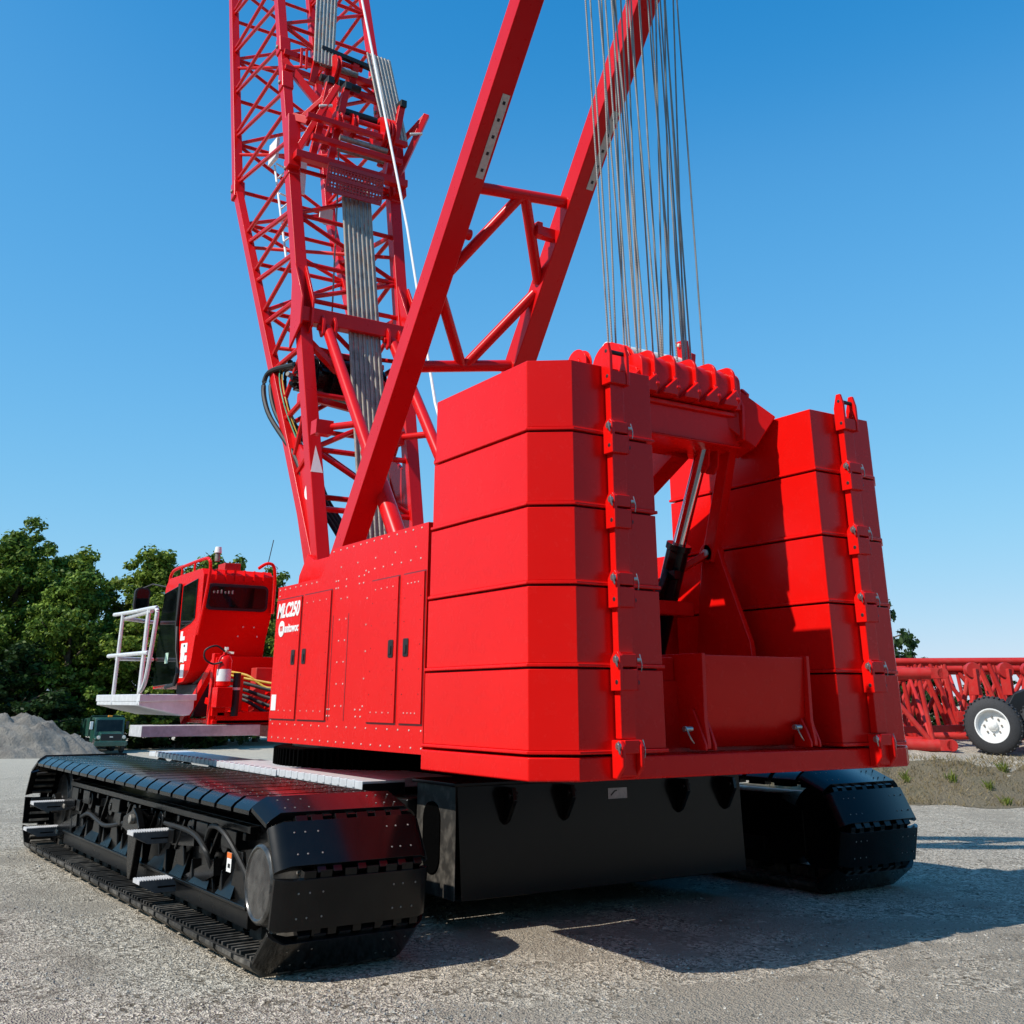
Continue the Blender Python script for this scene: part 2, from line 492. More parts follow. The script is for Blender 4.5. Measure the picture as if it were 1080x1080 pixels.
def bankgrid():
    bm = B(); rows = []
    us = [i / 14 for i in range(15)]
    for s in bs:
        e = 20.3 + 0.12 * (12 - s) + 0.25 * hsh(s * 1.3, 2)
        a = e - 0.02 + 0.22 * hsh(s * 3.1, 7); b = e + 1.55 + 0.25 * hsh(s * 2.2, 3)
        rows.append([bm.verts.new(loc(s, a + (b - a) * u, g(s, a + (b - a) * u) + 0.006 + 0.03 * u * (1 - u) * 4)) for u in us])
    for a, b in zip(rows, rows[1:]):
        for i in range(len(us) - 1): bm.faces.new((a[i], b[i], b[i + 1], a[i + 1]))
    return bm
o = mk('grass_bank', bankgrid(), BANK, smooth=False); o.data.shade_smooth(); tag(o, kind='structure')

bm = B(); prev = None                                     # unseen dark sheet added to cut light bounced onto the rear faces
for i in range(61):
    s_ = -60 + 2 * i
    a = bm.verts.new(loc(s_, -22, g(s_, -22) + 0.03)); b_ = bm.verts.new(loc(s_, 5.4 + 0.25 * hsh(s_ * 1.1), g(s_, 5.4) + 0.03))
    if prev: bm.faces.new((prev[0], a, b_, prev[1]))
    prev = (a, b_)
o = mk('unseen_bounce_absorber', bm, ABSORB, smooth=False); tag(o, kind='structure')

def blade(bm, p, h, w_, lean):
    a = random.uniform(0, 2 * PI); d = V((math.cos(a), math.sin(a), 0))
    l = V((random.uniform(-1, 1), random.uniform(-1, 1), 0)) * lean
    v = [bm.verts.new(p - d * w_), bm.verts.new(p + d * w_), bm.verts.new(p + V((0, 0, h * 0.6)) + d * w_ * 0.6 + l * 0.4), bm.verts.new(p + V((0, 0, h)) + l)]
    bm.faces.new(v[:3]); bm.faces.new((v[0], v[2], v[3]))
bm = B()
for _ in range(22000):
    s = random.uniform(5, 24)
    e = 20.3 + 0.12 * (12 - s) + 0.25 * hsh(s * 1.3, 2)
    t = e + random.uniform(0.05, 1.75)
    if hsh(s * 2.7, t * 3.1) < random.uniform(-0.9, 0.5): continue
    blade(bm, loc(s, t, g(s, t) + 0.01), random.uniform(0.03, 0.12), 0.007, 0.07)
tag(mk('dry_grass', bm, DRY, smooth=False), 'short dry grass thinly covering the low bank behind the crane', 'grass', kind='stuff')

weed_lab = ['sparse green weed clump low on the bank at the right picture edge', 'bright green weed clump at mid height of the dry bank',
            'small pale weed clump high on the bank below the lattice sections', 'green weed clump on the bank nearest the crane counterweight',
            'low weed tuft on the bank foot beside the gravel', 'tallest weed clump standing in the middle of the dry bank']
for i, (s, t) in enumerate([(10.1, 20.95), (8.95, 21.25), (9.55, 21.9), (7.55, 21.7), (9.0, 20.75), (8.35, 21.5)]):
    bm = B()
    for _ in range(60):
        a = random.uniform(0, 2 * PI); rr = random.uniform(0, 0.10)
        ds, dt = rr * math.cos(a), rr * math.sin(a)
        blade(bm, loc(s + ds, t + dt, g(s + ds, t + dt) + 0.01), random.uniform(0.08, 0.20) * (1.2 if i == 5 else 0.9), 0.008, 0.09)
    tag(mk('weed_clump', bm, WEED, smooth=False), weed_lab[i], 'weed', 'weeds on the bank')

# loose stones in the foreground
def peb(bm, p, r):
    rx, ry, rz = (r * random.uniform(0.7, 1.3) for _ in range(3)); rz *= 0.7
    a = random.uniform(0, PI); c, s = math.cos(a), math.sin(a)
    def q(x, y, z): return bm.verts.new(p + V((x * c - y * s, x * s + y * c, z)))
    t = [q(rx, 0, 0), q(0, ry, 0), q(-rx, 0.1 * ry, 0), q(0, -ry, 0)]
    k = 0.5
    u = [q(rx * k, ry * 0.3, rz), q(-rx * 0.3, ry * k, rz * 0.95), q(-rx * k, -ry * 0.25, rz), q(rx * 0.25, -ry * k, rz * 0.9)]
    for i in range(4): bm.faces.new((t[i], t[(i + 1) % 4], u[(i + 1) % 4], u[i]))
    bm.faces.new(u)
bm = B()
cnt = 0
while cnt < 46000:
    t = 4.5 + 16 * random.random() ** 2.0; s = random.uniform(-0.56, 0.56) * t
    dens = 0.55 + 0.6 * hsh(s * 1.1 + 0.7, t * 0.9)
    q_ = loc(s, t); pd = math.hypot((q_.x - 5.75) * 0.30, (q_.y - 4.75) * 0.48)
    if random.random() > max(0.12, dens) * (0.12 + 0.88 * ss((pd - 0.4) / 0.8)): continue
    r = random.choice((0.006, 0.007, 0.008, 0.010, 0.012)) * random.uniform(0.7, 1.15)
    if random.random() < 0.002: r *= 1.8
    peb(bm, loc(s, t, g(s, t) - 0.002), r); cnt += 1
tag(mk('loose_gravel', bm, PEB, smooth=False), 'loose grey gravel stones strewn over the yard in front of the crane', 'gravel', kind='stuff')

# ------------------------------------------------------------------ the crane
XC = 6.34
crane = thing('crawler_crane', 'huge red crawler crane with lattice boom, stacked red counterweights and black tracks', 'crane', (XC, 12, 0))
mir = lambda x: 2 * XC - x

# ---- crawlers ---------------------------------------------------------------
TH = R(1.45)
def shoe_bm():
    bm = B()
    # profile across the width (x,z), extruded along y
    prof = [(-0.60, -0.075), (-0.60, -0.045), (-0.575, -0.018), (-0.505, 0.028), (0.505, 0.028), (0.575, -0.018), (0.60, -0.045), (0.60, -0.075), (0.47, -0.03), (-0.47, -0.03)]
    prism(bm, prof, 'y', -0.158, 0.158)
    for k, x in enumerate((-0.36, -0.24, -0.05, 0.12, 0.27, 0.40)):     # interlocking lugs along the hinge lines
        box(bm, (x - 0.05, 0.150, -0.055), (x + 0.04, 0.205, 0.012))
        x2 = x + 0.085
        box(bm, (x2 - 0.035, -0.205, -0.055), (x2 + 0.03, -0.150, 0.010))
    for x in (-0.16, 0.16):                                            # drive lugs and roller path inside
        box(bm, (x - 0.05, -0.12, -0.15), (x + 0.05, 0.12, -0.028))
    for y in (-0.13, -0.045, 0.04, 0.125):                                # ribs inside
        for sx in (-1, 1):
            box(bm, (min(sx * 0.28, sx * 0.52), y - 0.014, -0.07), (max(sx * 0.28, sx * 0.52), y + 0.014, -0.03), 2)
    for x in (-0.45, -0.36, -0.27, 0.29, 0.37, 0.455):
        for y in (-0.08, 0.075):
            dot(bm, (x + random.uniform(-.012, .012), y, 0.028), (0, 0, 1), 0.0085, 0.004, 1)
    return bm
SHOE = None
NSH = 49; RR = 0.525; HALF = 3.76; ZC = 0.557
PER = 4 * HALF + 2 * PI * RR
def track_pose(d):
    d %= PER
    if d < 2 * HALF: return (-HALF + d, ZC + RR, 0.0)                   # top run, forward
    d -= 2 * HALF
    if d < PI * RR:
        a = d / RR; return (HALF + RR * math.sin(a), ZC + RR * math.cos(a), -a)
    d -= PI * RR
    if d < 2 * HALF: return (HALF - d, ZC - RR, -PI)
    d -= 2 * HALF
    a = d / RR; return (-HALF - RR * math.sin(a), ZC - RR * math.cos(a), -PI - a)

def crawler_frame():
    bm = B()
    # main box beam and end forks (local: -x is the outer side)
    prism(bm, [(-3.45, 0.30), (-3.2, 0.17), (3.2, 0.17), (3.5, 0.30), (3.5, 0.72), (3.1, 0.86), (-3.0, 0.86), (-3.45, 0.74)], 'x', -0.22, 0.26)
    box(bm, (-0.335, -3.15, 0.16), (-0.22, 3.0, 0.30))                   # lower rail along the rollers
    box(bm, (-0.36, -3.15, 0.285), (-0.22, 3.0, 0.315))
    box(bm, (-0.31, -3.0, 0.80), (-0.22, 3.1, 0.855))                    # upper rail
    for y in [-2.8 + 0.75 * i for i in range(8)]:                        # triangular web plates
        prism(bm, [(y - 0.19, 0.31), (y + 0.19, 0.31), (y + 0.05, 0.66), (y - 0.05, 0.66)], 'x', -0.300, -0.27)
        prism(bm, [(y + 0.26, 0.31), (y + 0.36, 0.31), (y + 0.31, 0.50)], 'x', -0.33, -0.24)
    for y in [-2.6 + 0.62 * i for i in range(9)]:
        w2 = 0.16 + 0.05 * math.sin(y * 5)
        q = [bm.verts.new(p) for p in ((-0.345, y - w2 * 1.3, 0.316), (-0.345, y + w2 * 1.3, 0.316), (-0.225, y + w2 * 0.5, 0.50), (-0.225, y - w2 * 0.4, 0.54))]
        bm.faces.new(q[::-1])
    for y in [-2.45 + 0.9 * i for i in range(6)]:
        tube(bm, (-0.31, y, 0.70), (-0.22, y, 0.70), 0.09, seg=18); tube(bm, (-0.325, y, 0.70), (-0.31, y, 0.70), 0.04, seg=12)
        bar(bm, (-0.30, y + 0.12, 0.78), (-0.30, y + 0.34, 0.52), 0.05, 0.03); box(bm, (-0.34, y + 0.36, 0.56), (-0.24, y + 0.52, 0.68))
    for y in (-2.6, -1.9, 0.9, 2.2, 2.75):                               # boxes, valve covers
        box(bm, (-0.33, y - 0.16, 0.66), (-0.20, y + 0.13, 0.80))
    for y in [-2.9 + 0.42 * i for i in range(15)]:                       # rib row on top rail
        box(bm, (-0.318, y - 0.03, 0.745), (-0.22, y + 0.03, 0.80))
    box(bm, (0.26, -3.0, 0.30), (0.34, 3.0, 0.42)); box(bm, (0.26, -0.9, 0.42), (0.42, 0.9, 0.80))
    return bm

def build_crawler(cx, cy, rot, label):
    cr = mk('crawler', crawler_frame(), BLACKDUST, None, bevel=0.008, keep_origin=True)
    cr.parent = crane
    cr.location = V((cx, cy, 0)) - W[crane.name]; cr.rotation_euler = (0, 0, rot); cr['label'] = label
    W[cr.name] = V((0, 0, 0))
    return cr
def crawler_kids(cr):
    shoe = mk('track_shoe', shoe_bm(), [BLACK, DUSTSTEEL, DUSTYSHOE], cr, bevel=0.010, local=True, keep_origin=True)
    kids = []
    for i in range(NSH):
        y, z, a = track_pose((i + 0.62) * PER / NSH)
        o = shoe if i == 0 else shoe.copy()
        if i: col.objects.link(o)
        o.parent = cr; o.location = (0, y, z); o.rotation_euler = (a, 0, 0)
        if z < 0.06:                                                    # shoes that have just been on the ground are dusty
            o.material_slots[0].link = 'OBJECT'; o.material_slots[0].material = DUSTYSHOE
        kids.append(o)
    bm = B()                                                            # final drive at the rear end
    lathe(bm, (-0.20, -HALF + 0.02, ZC), (-1, 0, 0), [(0, 0.43), (0.09, 0.43), (0.10, 0.40), (0.13, 0.39), (0.135, 0.335), (0.16, 0.33), (0.24, 0.27), (0.30, 0.262), (0.315, 0.248), (0.318, 0.235), (0.305, 0.225), (0.31, 0.03)], 48)
    for k in range(22):
        a = 2 * PI * k / 22
        dot(bm, (-0.335, -HALF + 0.02 + 0.345 * math.cos(a), ZC + 0.345 * math.sin(a)), (-1, 0, 0), 0.015, 0.025, 1, 6)
    mk('final_drive', bm, [HUB, DUSTSTEEL], cr, 0.004, local=True)
    bm = B()
    lathe(bm, (0.22, -HALF, ZC), (-1, 0, 0), [(0, 0.42), (0.40, 0.42), (0.41, 0.3), (0.42, 0.2)], 14)
    mk('drive_sprocket', bm, BLACKDUST, cr, 0.01, local=True)
    bm = B()
    lathe(bm, (0.20, HALF - 0.03, ZC), (-1, 0, 0), [(0, 0.43), (0.42, 0.43), (0.43, 0.36), (0.46, 0.34), (0.47, 0.12), (0.56, 0.11)], 32)
    mk('idler_wheel', bm, BLACKDUST, cr, 0.006, local=True)
    for i in range(9):
        y = -3.0 + 0.74 * i
        bm = B(); lathe(bm, (0.24, y, 0.25), (-1, 0, 0), [(0, 0.13), (0.46, 0.13), (0.47, 0.10), (0.50, 0.09), (0.505, 0.03)], 20)
        mk('track_roller', bm, BLACK, cr, 0.004, local=True)
    bm = B()                                                            # pinned crank arm in the middle
    pts = [(-0.02, 0.75), (0.10, 0.80), (0.20, 0.76), (0.42, 0.70), (0.44, 0.60), (0.20, 0.56), (0.13, 0.30), (0.06, 0.17), (-0.02, 0.17), (-0.06, 0.3), (-0.10, 0.5), (-0.14, 0.64)]
    prism(bm, [(y - 0.35, z) for y, z in pts], 'x', -0.46, -0.39)
    tube(bm, (-0.38, -0.28, 0.70), (-0.50, -0.28, 0.70), 0.045, seg=14, mi=1); tube(bm, (-0.24, -0.24, 0.68), (-0.39, -0.24, 0.68), 0.10, seg=16)
    mk('pivot_arm', bm, [BLACK, DUSTSTEEL], cr, 0.012, local=True)
    # fold-out aluminium steps on black arms
    for (y, z, arm) in ((3.45, 0.60, (2.7, 0.66)), (3.65, 0.29, (2.5, 0.46)), (-0.95, 0.655, (-1.75, 0.66)), (-1.30, 0.30, (-2.30, 0.49))):
        bm = B()
        prism(bm, [(-0.66, z), (-0.66, z - 0.03), (-0.52, z - 0.10), (-0.24, z - 0.10), (-0.24, z)], 'y', y - 0.10, y + 0.10)
        box(bm, (-0.50, y - 0.102, z - 0.062), (-0.34, y - 0.0995, z - 0.048), 1)
        for k in range(18):
            xx = -0.655 + k * 0.023
            box(bm, (xx, y - 0.10, z), (xx + 0.012, y + 0.10, z + 0.010), 3)
        box(bm, (-0.664, y - 0.10, z - 0.028), (-0.6605, y + 0.10, z + 0.008), 3)
        bar(bm, (-0.28, y - 0.13, z - 0.05), (-0.30, arm[0], arm[1]), 0.06, 0.13, mi=1)
        tube(bm, (-0.28, y - 0.20, z - 0.05), (-0.28, y - 0.08, z - 0.05), 0.04, seg=12, mi=2)
        mk('access_step', bm, [STEPGREY, BLACK, DUSTSTEEL, ALUDUST], cr, 0.003, local=True)
    # hoses and sticker
    for pts in ([(-0.30, -3.0, 0.5), (-0.40, -2.7, 0.78), (-0.38, -2.3, 0.80), (-0.31, -2.0, 0.62)], [(-0.30, -2.2, 0.45), (-0.37, -2.15, 0.62), (-0.34, -1.7, 0.70), (-0.3, -0.8, 0.70)],
                [(-0.3, 0.5, 0.6), (-0.36, 1.1, 0.52), (-0.36, 1.8, 0.58), (-0.3, 2.4, 0.5)]):
        bm = B(); path(bm, curve(pts), 0.022); mk('hydraulic_hose', bm, MATTE, cr, local=True)
    bm = B(); box(bm, (-0.342, -2.73, 0.50), (-0.338, -2.63, 0.64)); box(bm, (-0.344, -2.73, 0.60), (-0.3425, -2.63, 0.64), 1); box(bm, (-0.344, -2.71, 0.53), (-0.3425, -2.66, 0.56), 2)
    mk('warning_sticker', bm, [WHITE, ORANGE, MATTE], cr, local=True)
CYL = 11.87
crL = build_crawler(3.44, CYL - 0.05, TH, 'near crawler with folding aluminium steps along its side')
crawler_kids(crL)
crR = build_crawler(9.27, CYL + 0.10, TH + PI, 'far crawler in the shade behind the carbody counterweight')
crawler_kids(crR)

# ---- carbody ----------------------------------------------------------------
bm = B()
prism(bm, [(4.7, 9.0), (8.0, 9.0), (8.3, 10.3), (8.3, 13.7), (7.8, 15.0), (4.8, 15.0), (4.35, 13.7), (4.35, 10.3)], 'z', 0.42, 0.98)
box(bm, (4.0, 9.6, 0.40), (8.75, 10.5, 0.85)); box(bm, (4.0, 13.4, 0.40), (8.75, 14.3, 0.85))
lathe(bm, (XC, 12, 0.98), (0, 0, 1), [(0, 1.55), (0.12, 1.55), (0.13, 1.45), (0.36, 1.45), (0.365, 1.0)], 56)
mk('carbody', bm, BLACKDUST, crane, 0.015)
bm = B()
lathe(bm, (XC, 12, 1.10), (0, 0, 1), [(0, 1.62), (0.20, 1.62), (0.205, 1.5)], 72)
for k in range(120):
    a = 2 * PI * k / 120
    box(bm, (-0.012, 1.60, 1.11), (0.012, 1.66, 1.29), 0, M.Translation((XC, 12, 0)) @ M.Rotation(a, 4, 'Z'))
mk('slewing_ring', bm, HOLE, crane)
# rear carbody counterweight
bm = B()
prism(bm, [(4.86, 0.25), (8.08, 0.25), (8.06, 1.12), (4.80, 1.12)], 'y', 8.30, 8.98)
prism(bm, [(8.30, 0.26), (8.30, 1.12), (8.98, 1.12), (8.98, 0.38), (8.86, 0.26)], 'x', 4.785, 4.80, 1)
box(bm, (4.74, 8.24, 1.12), (8.1, 9.0, 1.15))
cw = mk('carbody_counterweight', bm, [BLACK, DUSTYSHOE], crane, 0.015)
bm = B()
prism(bm, [(8.42 + p[0] + 0.27, 0.70 + p[1]) for p in roundrect(0.30, 0.56, 0.14, 6)], 'x', 4.772, 4.789)
mk('lifting_recess', bm, HOLE, cw, 0.004)
for x in (5.28, 5.90, 7.24, 7.84):
    bm = B(); prism(bm, [(8.15, 1.10), (8.30, 1.10), (8.30, 0.80), (8.24, 0.83), (8.13, 1.0)], 'x', x - 0.02, x + 0.02)
    tube(bm, (x - 0.045, 8.19, 1.04), (x + 0.045, 8.19, 1.04), 0.035, seg=12)
    mk('lifting_lug', bm, BLACK, cw, 0.006)
bm = B(); box(bm, (6.40, 8.294, 0.955), (6.62, 8.299, 1.045)); bar(bm, (6.43, 8.293, 0.985), (6.475, 8.293, 1.02), 0.004, 0.012, mi=1)
bar(bm, (6.475, 8.293, 1.02), (6.50, 8.293, 1.024), 0.004, 0.010, mi=1)
mk('data_plate', bm, [ALUDUST, MATTE], cw)
# galvanised catwalk beside the carbody
bm = B()
box(bm, (4.37, 9.25, 1.05), (4.80, 11.3, 1.12)); box(bm, (4.35, 11.33, 1.05), (4.95, 13.4, 1.115)); box(bm, (4.37, 13.43, 1.05), (4.90, 16.4, 1.11))
box(bm, (4.83, 9.6, 1.03), (5.5, 11.3, 1.11))
for y in (9.7, 10.9, 12.2, 13.6, 14.8, 16.0):
    bar(bm, (4.42, y, 1.05), (4.75, y - 0.35, 0.55), 0.05, 0.08, mi=1)
for k in range(40):
    y = 9.4 + k * 0.17
    box(bm, (4.362 if y < 11.3 or y > 13.4 else 4.345, y, 1.06), (4.40, y + 0.05, 1.126), 0)
box(bm, (4.372, 9.235, 1.00), (4.795, 9.25, 1.10), 1)
for k in range(24):
    dot(bm, (4.44 + 0.04 * math.sin(k * 2.2), 10.3 + 0.045 * (k % 6) + 1.6 * (k // 6), 1.04), (-1, 0, -0.6), 0.018, 0.05, 2, 8)
mk('catwalk', bm, [ALU, BLACKDUST, DUSTSTEEL], crane, 0.005)
for k in range(3):
    bm = B(); y0 = 9.4 + k * 1.5
    path(bm, curve([(4.5, y0, 0.98), (4.32, y0 + 0.3, 0.92), (4.3, y0 + 0.7, 0.80), (4.45, y0 + 1.1, 0.92)]), 0.03)
    mk('hydraulic_hose', bm, MATTE, crane)

# ---- upperworks: machinery housing ------------------------------------------
HX = 4.34
side = [(8.075, 1.385), (11.62, 1.385), (11.62, 3.0), (10.42, 3.0), (10.17, 3.27), (8.075, 3.27)]
bm = B()
prism(bm, side, 'x', HX, 5.12)
bolts = []
def brow(y0, y1, z0, z1, n):
    for i in range(n):
        t = i / (n - 1); bolts.append((y0 + (y1 - y0) * t, z0 + (z1 - z0) * t))
brow(8.2, 10.1, 3.235, 3.235, 13); brow(10.5, 11.55, 2.965, 2.965, 8)
brow(8.1, 11.5, 1.43, 1.43, 19); brow(8.1, 11.5, 1.565, 1.565, 17)
brow(11.55, 11.55, 1.6, 2.9, 9); brow(9.87, 9.87, 1.75, 2.75, 6); brow(9.25, 9.25, 1.75, 2.95, 6); brow(9.72, 9.72, 1.75, 2.75, 6)
brow(8.2, 9.3, 2.97, 2.97, 7); brow(8.3, 9.9, 3.08, 3.06, 5)
for y in (9.35, 9.45, 9.75, 9.95, 10.0):
    for z in (2.86, 2.93): bolts.append((y, z))
for y in (9.3, 9.4, 10.0, 10.06):
    for z in (1.66, 1.72): bolts.append((y, z))
for y, z in bolts:
    dot(bm, (HX, y + random.uniform(-.012, .012), z), (-1, 0, 0), 0.010, 0.006, 1)
for y in (9.66, 10.03):                                                   # panel seams
    box(bm, (HX - 0.003, y - 0.006, 1.62), (HX, y + 0.006, 2.60), 2)
DARKRED = paint('dark_red_seam', (0.16, 0.004, 0.004), 0.5)
housing = mk('machinery_housing', bm, [RED, GALV, DARKRED], crane, 0.006)
# right-hand enclosure and central bed
bm = B()
prism(bm, side, 'x', 7.58, mir(HX)); mk('machinery_enclosure', bm, RED, crane, 0.01)
bm = B()
box(bm, (5.14, 6.60, 1.36), (7.56, 15.2, 1.95)); box(bm, (5.14, 8.30, 1.95), (7.56, 8.40, 2.95)); 
box(bm, (5.16, 8.40, 1.95), (5.26, 13.8, 2.6)); box(bm, (7.42, 8.40, 1.95), (7.52, 13.8, 2.6))
for x in (5.45, 5.75, 6.95, 7.25):
    prism(bm, [(12.3, 1.95), (14.0, 1.95), (13.75, 3.4), (13.5, 3.66), (13.25, 3.55), (12.75, 3.55), (12.5, 3.4)], 'x', x - 0.04, x + 0.04)
box(bm, (5.9, 8.33, 2.3), (6.8, 8.299, 2.7))
tube(bm, (7.1, 8.27, 2.62), (7.1, 8.31, 2.62), 0.05, seg=14, mi=1)
mk('rotating_bed', bm, [RED, MATTE], crane, 0.012)
# access doors
def door(y0, y1, hy, label=None):
    bm = B()
    box(bm, (HX - 0.016, y0, 1.617), (HX - 0.001, y1, 2.852))
    # dark gap round the door
    for a, b in (((y0 - 0.012, 1.605), (y0, 2.864)), ((y1, 1.605), (y1 + 0.012, 2.864))):
        box(bm, (HX - 0.004, a[0], a[1]), (HX - 0.0005, b[0], b[1]), 2)
    box(bm, (HX - 0.004, y0, 2.852), (HX - 0.0005, y1, 2.866), 2); box(bm, (HX - 0.004, y0, 1.603), (HX - 0.0005, y1, 1.617), 2)
    for k in range(4):
        y = y0 + 0.10 + k * (y1 - y0 - 0.2) / 3
        for z in (1.70, 2.77): dot(bm, (HX - 0.016, y, z), (-1, 0, 0), 0.008, 0.005, 1)
    for k in range(5):
        for y in (y0 + 0.05, y1 - 0.05): dot(bm, (HX - 0.016, y, 1.85 + 0.2 * k), (-1, 0, 0), 0.006, 0.004, 2)
    d = mk('access_door', bm, [RED, GALV, DARKRED], crane, 0.004)
    bm = B()
    prism(bm, [(hy + p[0], 2.233 + p[1]) for p in roundrect(0.095, 0.15, 0.015)], 'x', HX - 0.024, HX - 0.016)
    box(bm, (HX - 0.034, hy - 0.025, 2.185), (HX - 0.0245, hy + 0.025, 2.255))
    mk('door_handle', bm, MATTE, d, 0.003)
    return d
d1 = door(10.87, 11.585, 11.0); d2 = door(10.09, 10.80, 10.70); d3 = door(8.59, 9.15, 8.69); d4 = door(8.10, 8.50, 8.40)
bmt = text_bm('MLC250', 0.205, (HX - 0.017, 11.55, 2.665), (0, -1, 0), (0, 0, 1), 0.004, 0.25, 0.008)
xs = [v.co.y for v in bmt.verts]; k = 0.655 / (max(xs) - min(xs))
for v in bmt.verts: v.co.y = 11.55 + (v.co.y - 11.55) * k
mk('model_lettering', bmt, WHITE, d1, smooth=False)
bmt = text_bm('anitowoc', 0.125, (HX - 0.017, 11.30, 2.50), (0, -1, 0), (0, 0, 1), 0.004, 0.1, 0.004)
xs = [v.co.y for v in bmt.verts]; k = 0.40 / (max(xs) - min(xs))
for v in bmt.verts: v.co.y = 11.30 + (v.co.y - 11.30) * k
prism(bmt, [(11.385 + 0.085 * math.cos(a * PI / 12), 2.54 + 0.085 * math.sin(a * PI / 12)) for a in range(24)], 'x', HX - 0.022, HX - 0.0165)
n0 = len(bmt.faces)
for dy in (-0.03, 0.0, 0.03):
    box(bmt, (HX - 0.025, 11.385 + dy - 0.007, 2.515), (HX - 0.0222, 11.385 + dy + 0.007, 2.555), 1)
box(bmt, (HX - 0.025, 11.345, 2.555), (HX - 0.0222, 11.425, 2.568), 1)
mk('maker_logo', bmt, [WHITE, RED], d1, smooth=False)
bm = B(); box(bm, (HX - 0.0195, 11.40, 1.70), (HX - 0.0165, 11.54, 1.86)); mk('data_plate', bm, WHITE, d1)

# ---- counterweight tray and blocks -------------------------------------------
bm = B()
tray = [(4.31, 8.05), (4.31, 6.48), (4.60, 6.277), (mir(4.60), 6.277), (mir(4.31), 6.48), (mir(4.31), 8.05)]
prism(bm, tray, 'z', 1.275, 1.43)
for cx in (4.98, mir(4.98)):
    box(bm, (cx - 0.068, 6.20, 1.30), (cx + 0.068, 6.275, 1.455))
    for dx in (-0.084, 0.084):
        prism(bm, [(6.275, 1.285), (6.22, 1.285), (6.150, 1.36), (6.150, 1.50), (6.17, 1.54), (6.275, 1.54)], 'x', cx + dx - 0.018, cx + dx + 0.018)
mk('counterweight_tray', bm, RED, crane, 0.012, angle=24)
ZL = [1.456, 2.035, 2.61, 3.188, 3.762, 4.318]
def block(left, i):
    z0, z1 = ZL[i], ZL[i + 1]
    yb_ = 8.03 - 0.022 * i
    P = [(4.32, yb_), (4.32, 6.49), (4.60, 6.277), (5.39, 6.277), (5.39, 8.24), (5.15, 8.24), (5.15, yb_)]
    f = (lambda x: x) if left else mir
    Q = [(f(x), y) for x, y in P]
    c = V((sum(q[0] for q in Q) / len(Q), 7.15))
    def off(d):
        out = []
        for x, y in Q:
            out.append((x + d * (1 if x > f(4.83) else -1) if abs(x - f(4.6)) > 0.01 else x, y + d * (-1 if y < 6.4 else (0 if y < 6.6 else 1))))
        return out
    bm = B()
    prism(bm, Q, 'z', z0 + 0.017, z1 - (0.022 if i < 4 else 0))
    prism(bm, off(0.014), 'z', z0 - 0.008, z0 + 0.017)                      # bottom lip plate
    prism(bm, off(-0.03), 'z', z1 - 0.022, z1 - 0.008, 1)                    # shadow gap on top
    blk = mk('counterweight_block', bm, [RED, MATTE], crane, 0.014, segs=3, angle=24)
    bx = f(4.98)
    bm = B()
    box(bm, (bx - 0.068, 6.195, z0 + 0.09), (bx + 0.068, 6.262, z1 - (0.02 if i < 4 else 0.10)))
    box(bm, (bx - 0.066, 6.160, z0 - 0.005), (bx + 0.066, 6.262, z0 + 0.085))
    for dx in (-0.084, 0.084):                                             # upper ears
        if dx > 0 and i < 4:
            prism(bm, [(6.262, z1 - 0.165), (6.262, z1 + 0.09), (6.20, z1 + 0.09), (6.166, z1 + 0.06), (6.160, z1 - 0.165)], 'x', bx + dx - 0.0155, bx + 0.0805)
            continue
        prism(bm, [(6.262, z1 - 0.17), (6.262, z1 + 0.04), (6.22, z1 + (0.17 if i == 4 else 0.10)), (6.175, z1 + (0.17 if i == 4 else 0.10)), (6.150, z1 + 0.07), (6.150, z1 - 0.17)], 'x', bx + dx - 0.0155, bx + dx + 0.0155)
    box(bm, (bx - 0.0675, 6.158, z1 - 0.165), (bx + 0.0675, 6.194, z1 - (0.02 if i < 4 else 0.06)))
    tube(bm, (bx - 0.102, 6.19, z1 - 0.11), (bx + 0.102, 6.19, z1 - 0.11), 0.018, seg=12, mi=1)
    if i == 4: tube(bm, (bx - 0.102, 6.195, z1 + 0.10), (bx + 0.102, 6.195, z1 + 0.10), 0.018, seg=12, mi=1)
    mk('retaining_bracket', bm, [RED, MATTE], blk, 0.007)
    bm = B()
    zz = z0 + 0.045
    tube(bm, (bx - 0.122, 6.182, zz), (bx + 0.113, 6.182, zz), 0.014, seg=12)
    tube(bm, (bx - 0.116, 6.182, zz), (bx - 0.101, 6.182, zz), 0.026, seg=12)
    path(bm, curve([(bx - 0.115, 6.17, zz + 0.03), (bx - 0.130, 6.155, zz + 0.01), (bx - 0.124, 6.155, zz - 0.04), (bx - 0.108, 6.165, zz - 0.05), (bx - 0.112, 6.17, zz - 0.01)], 4), 0.005)
    path(bm, curve([(bx + 0.112, 6.18, zz + 0.04), (bx + 0.118, 6.165, zz - 0.03), (bx + 0.114, 6.17, zz - 0.08)], 4), 0.004)
    mk('retaining_pin', bm, PINST, blk)
    return blk
for i in range(5):
    block(True, i); block(False, i)
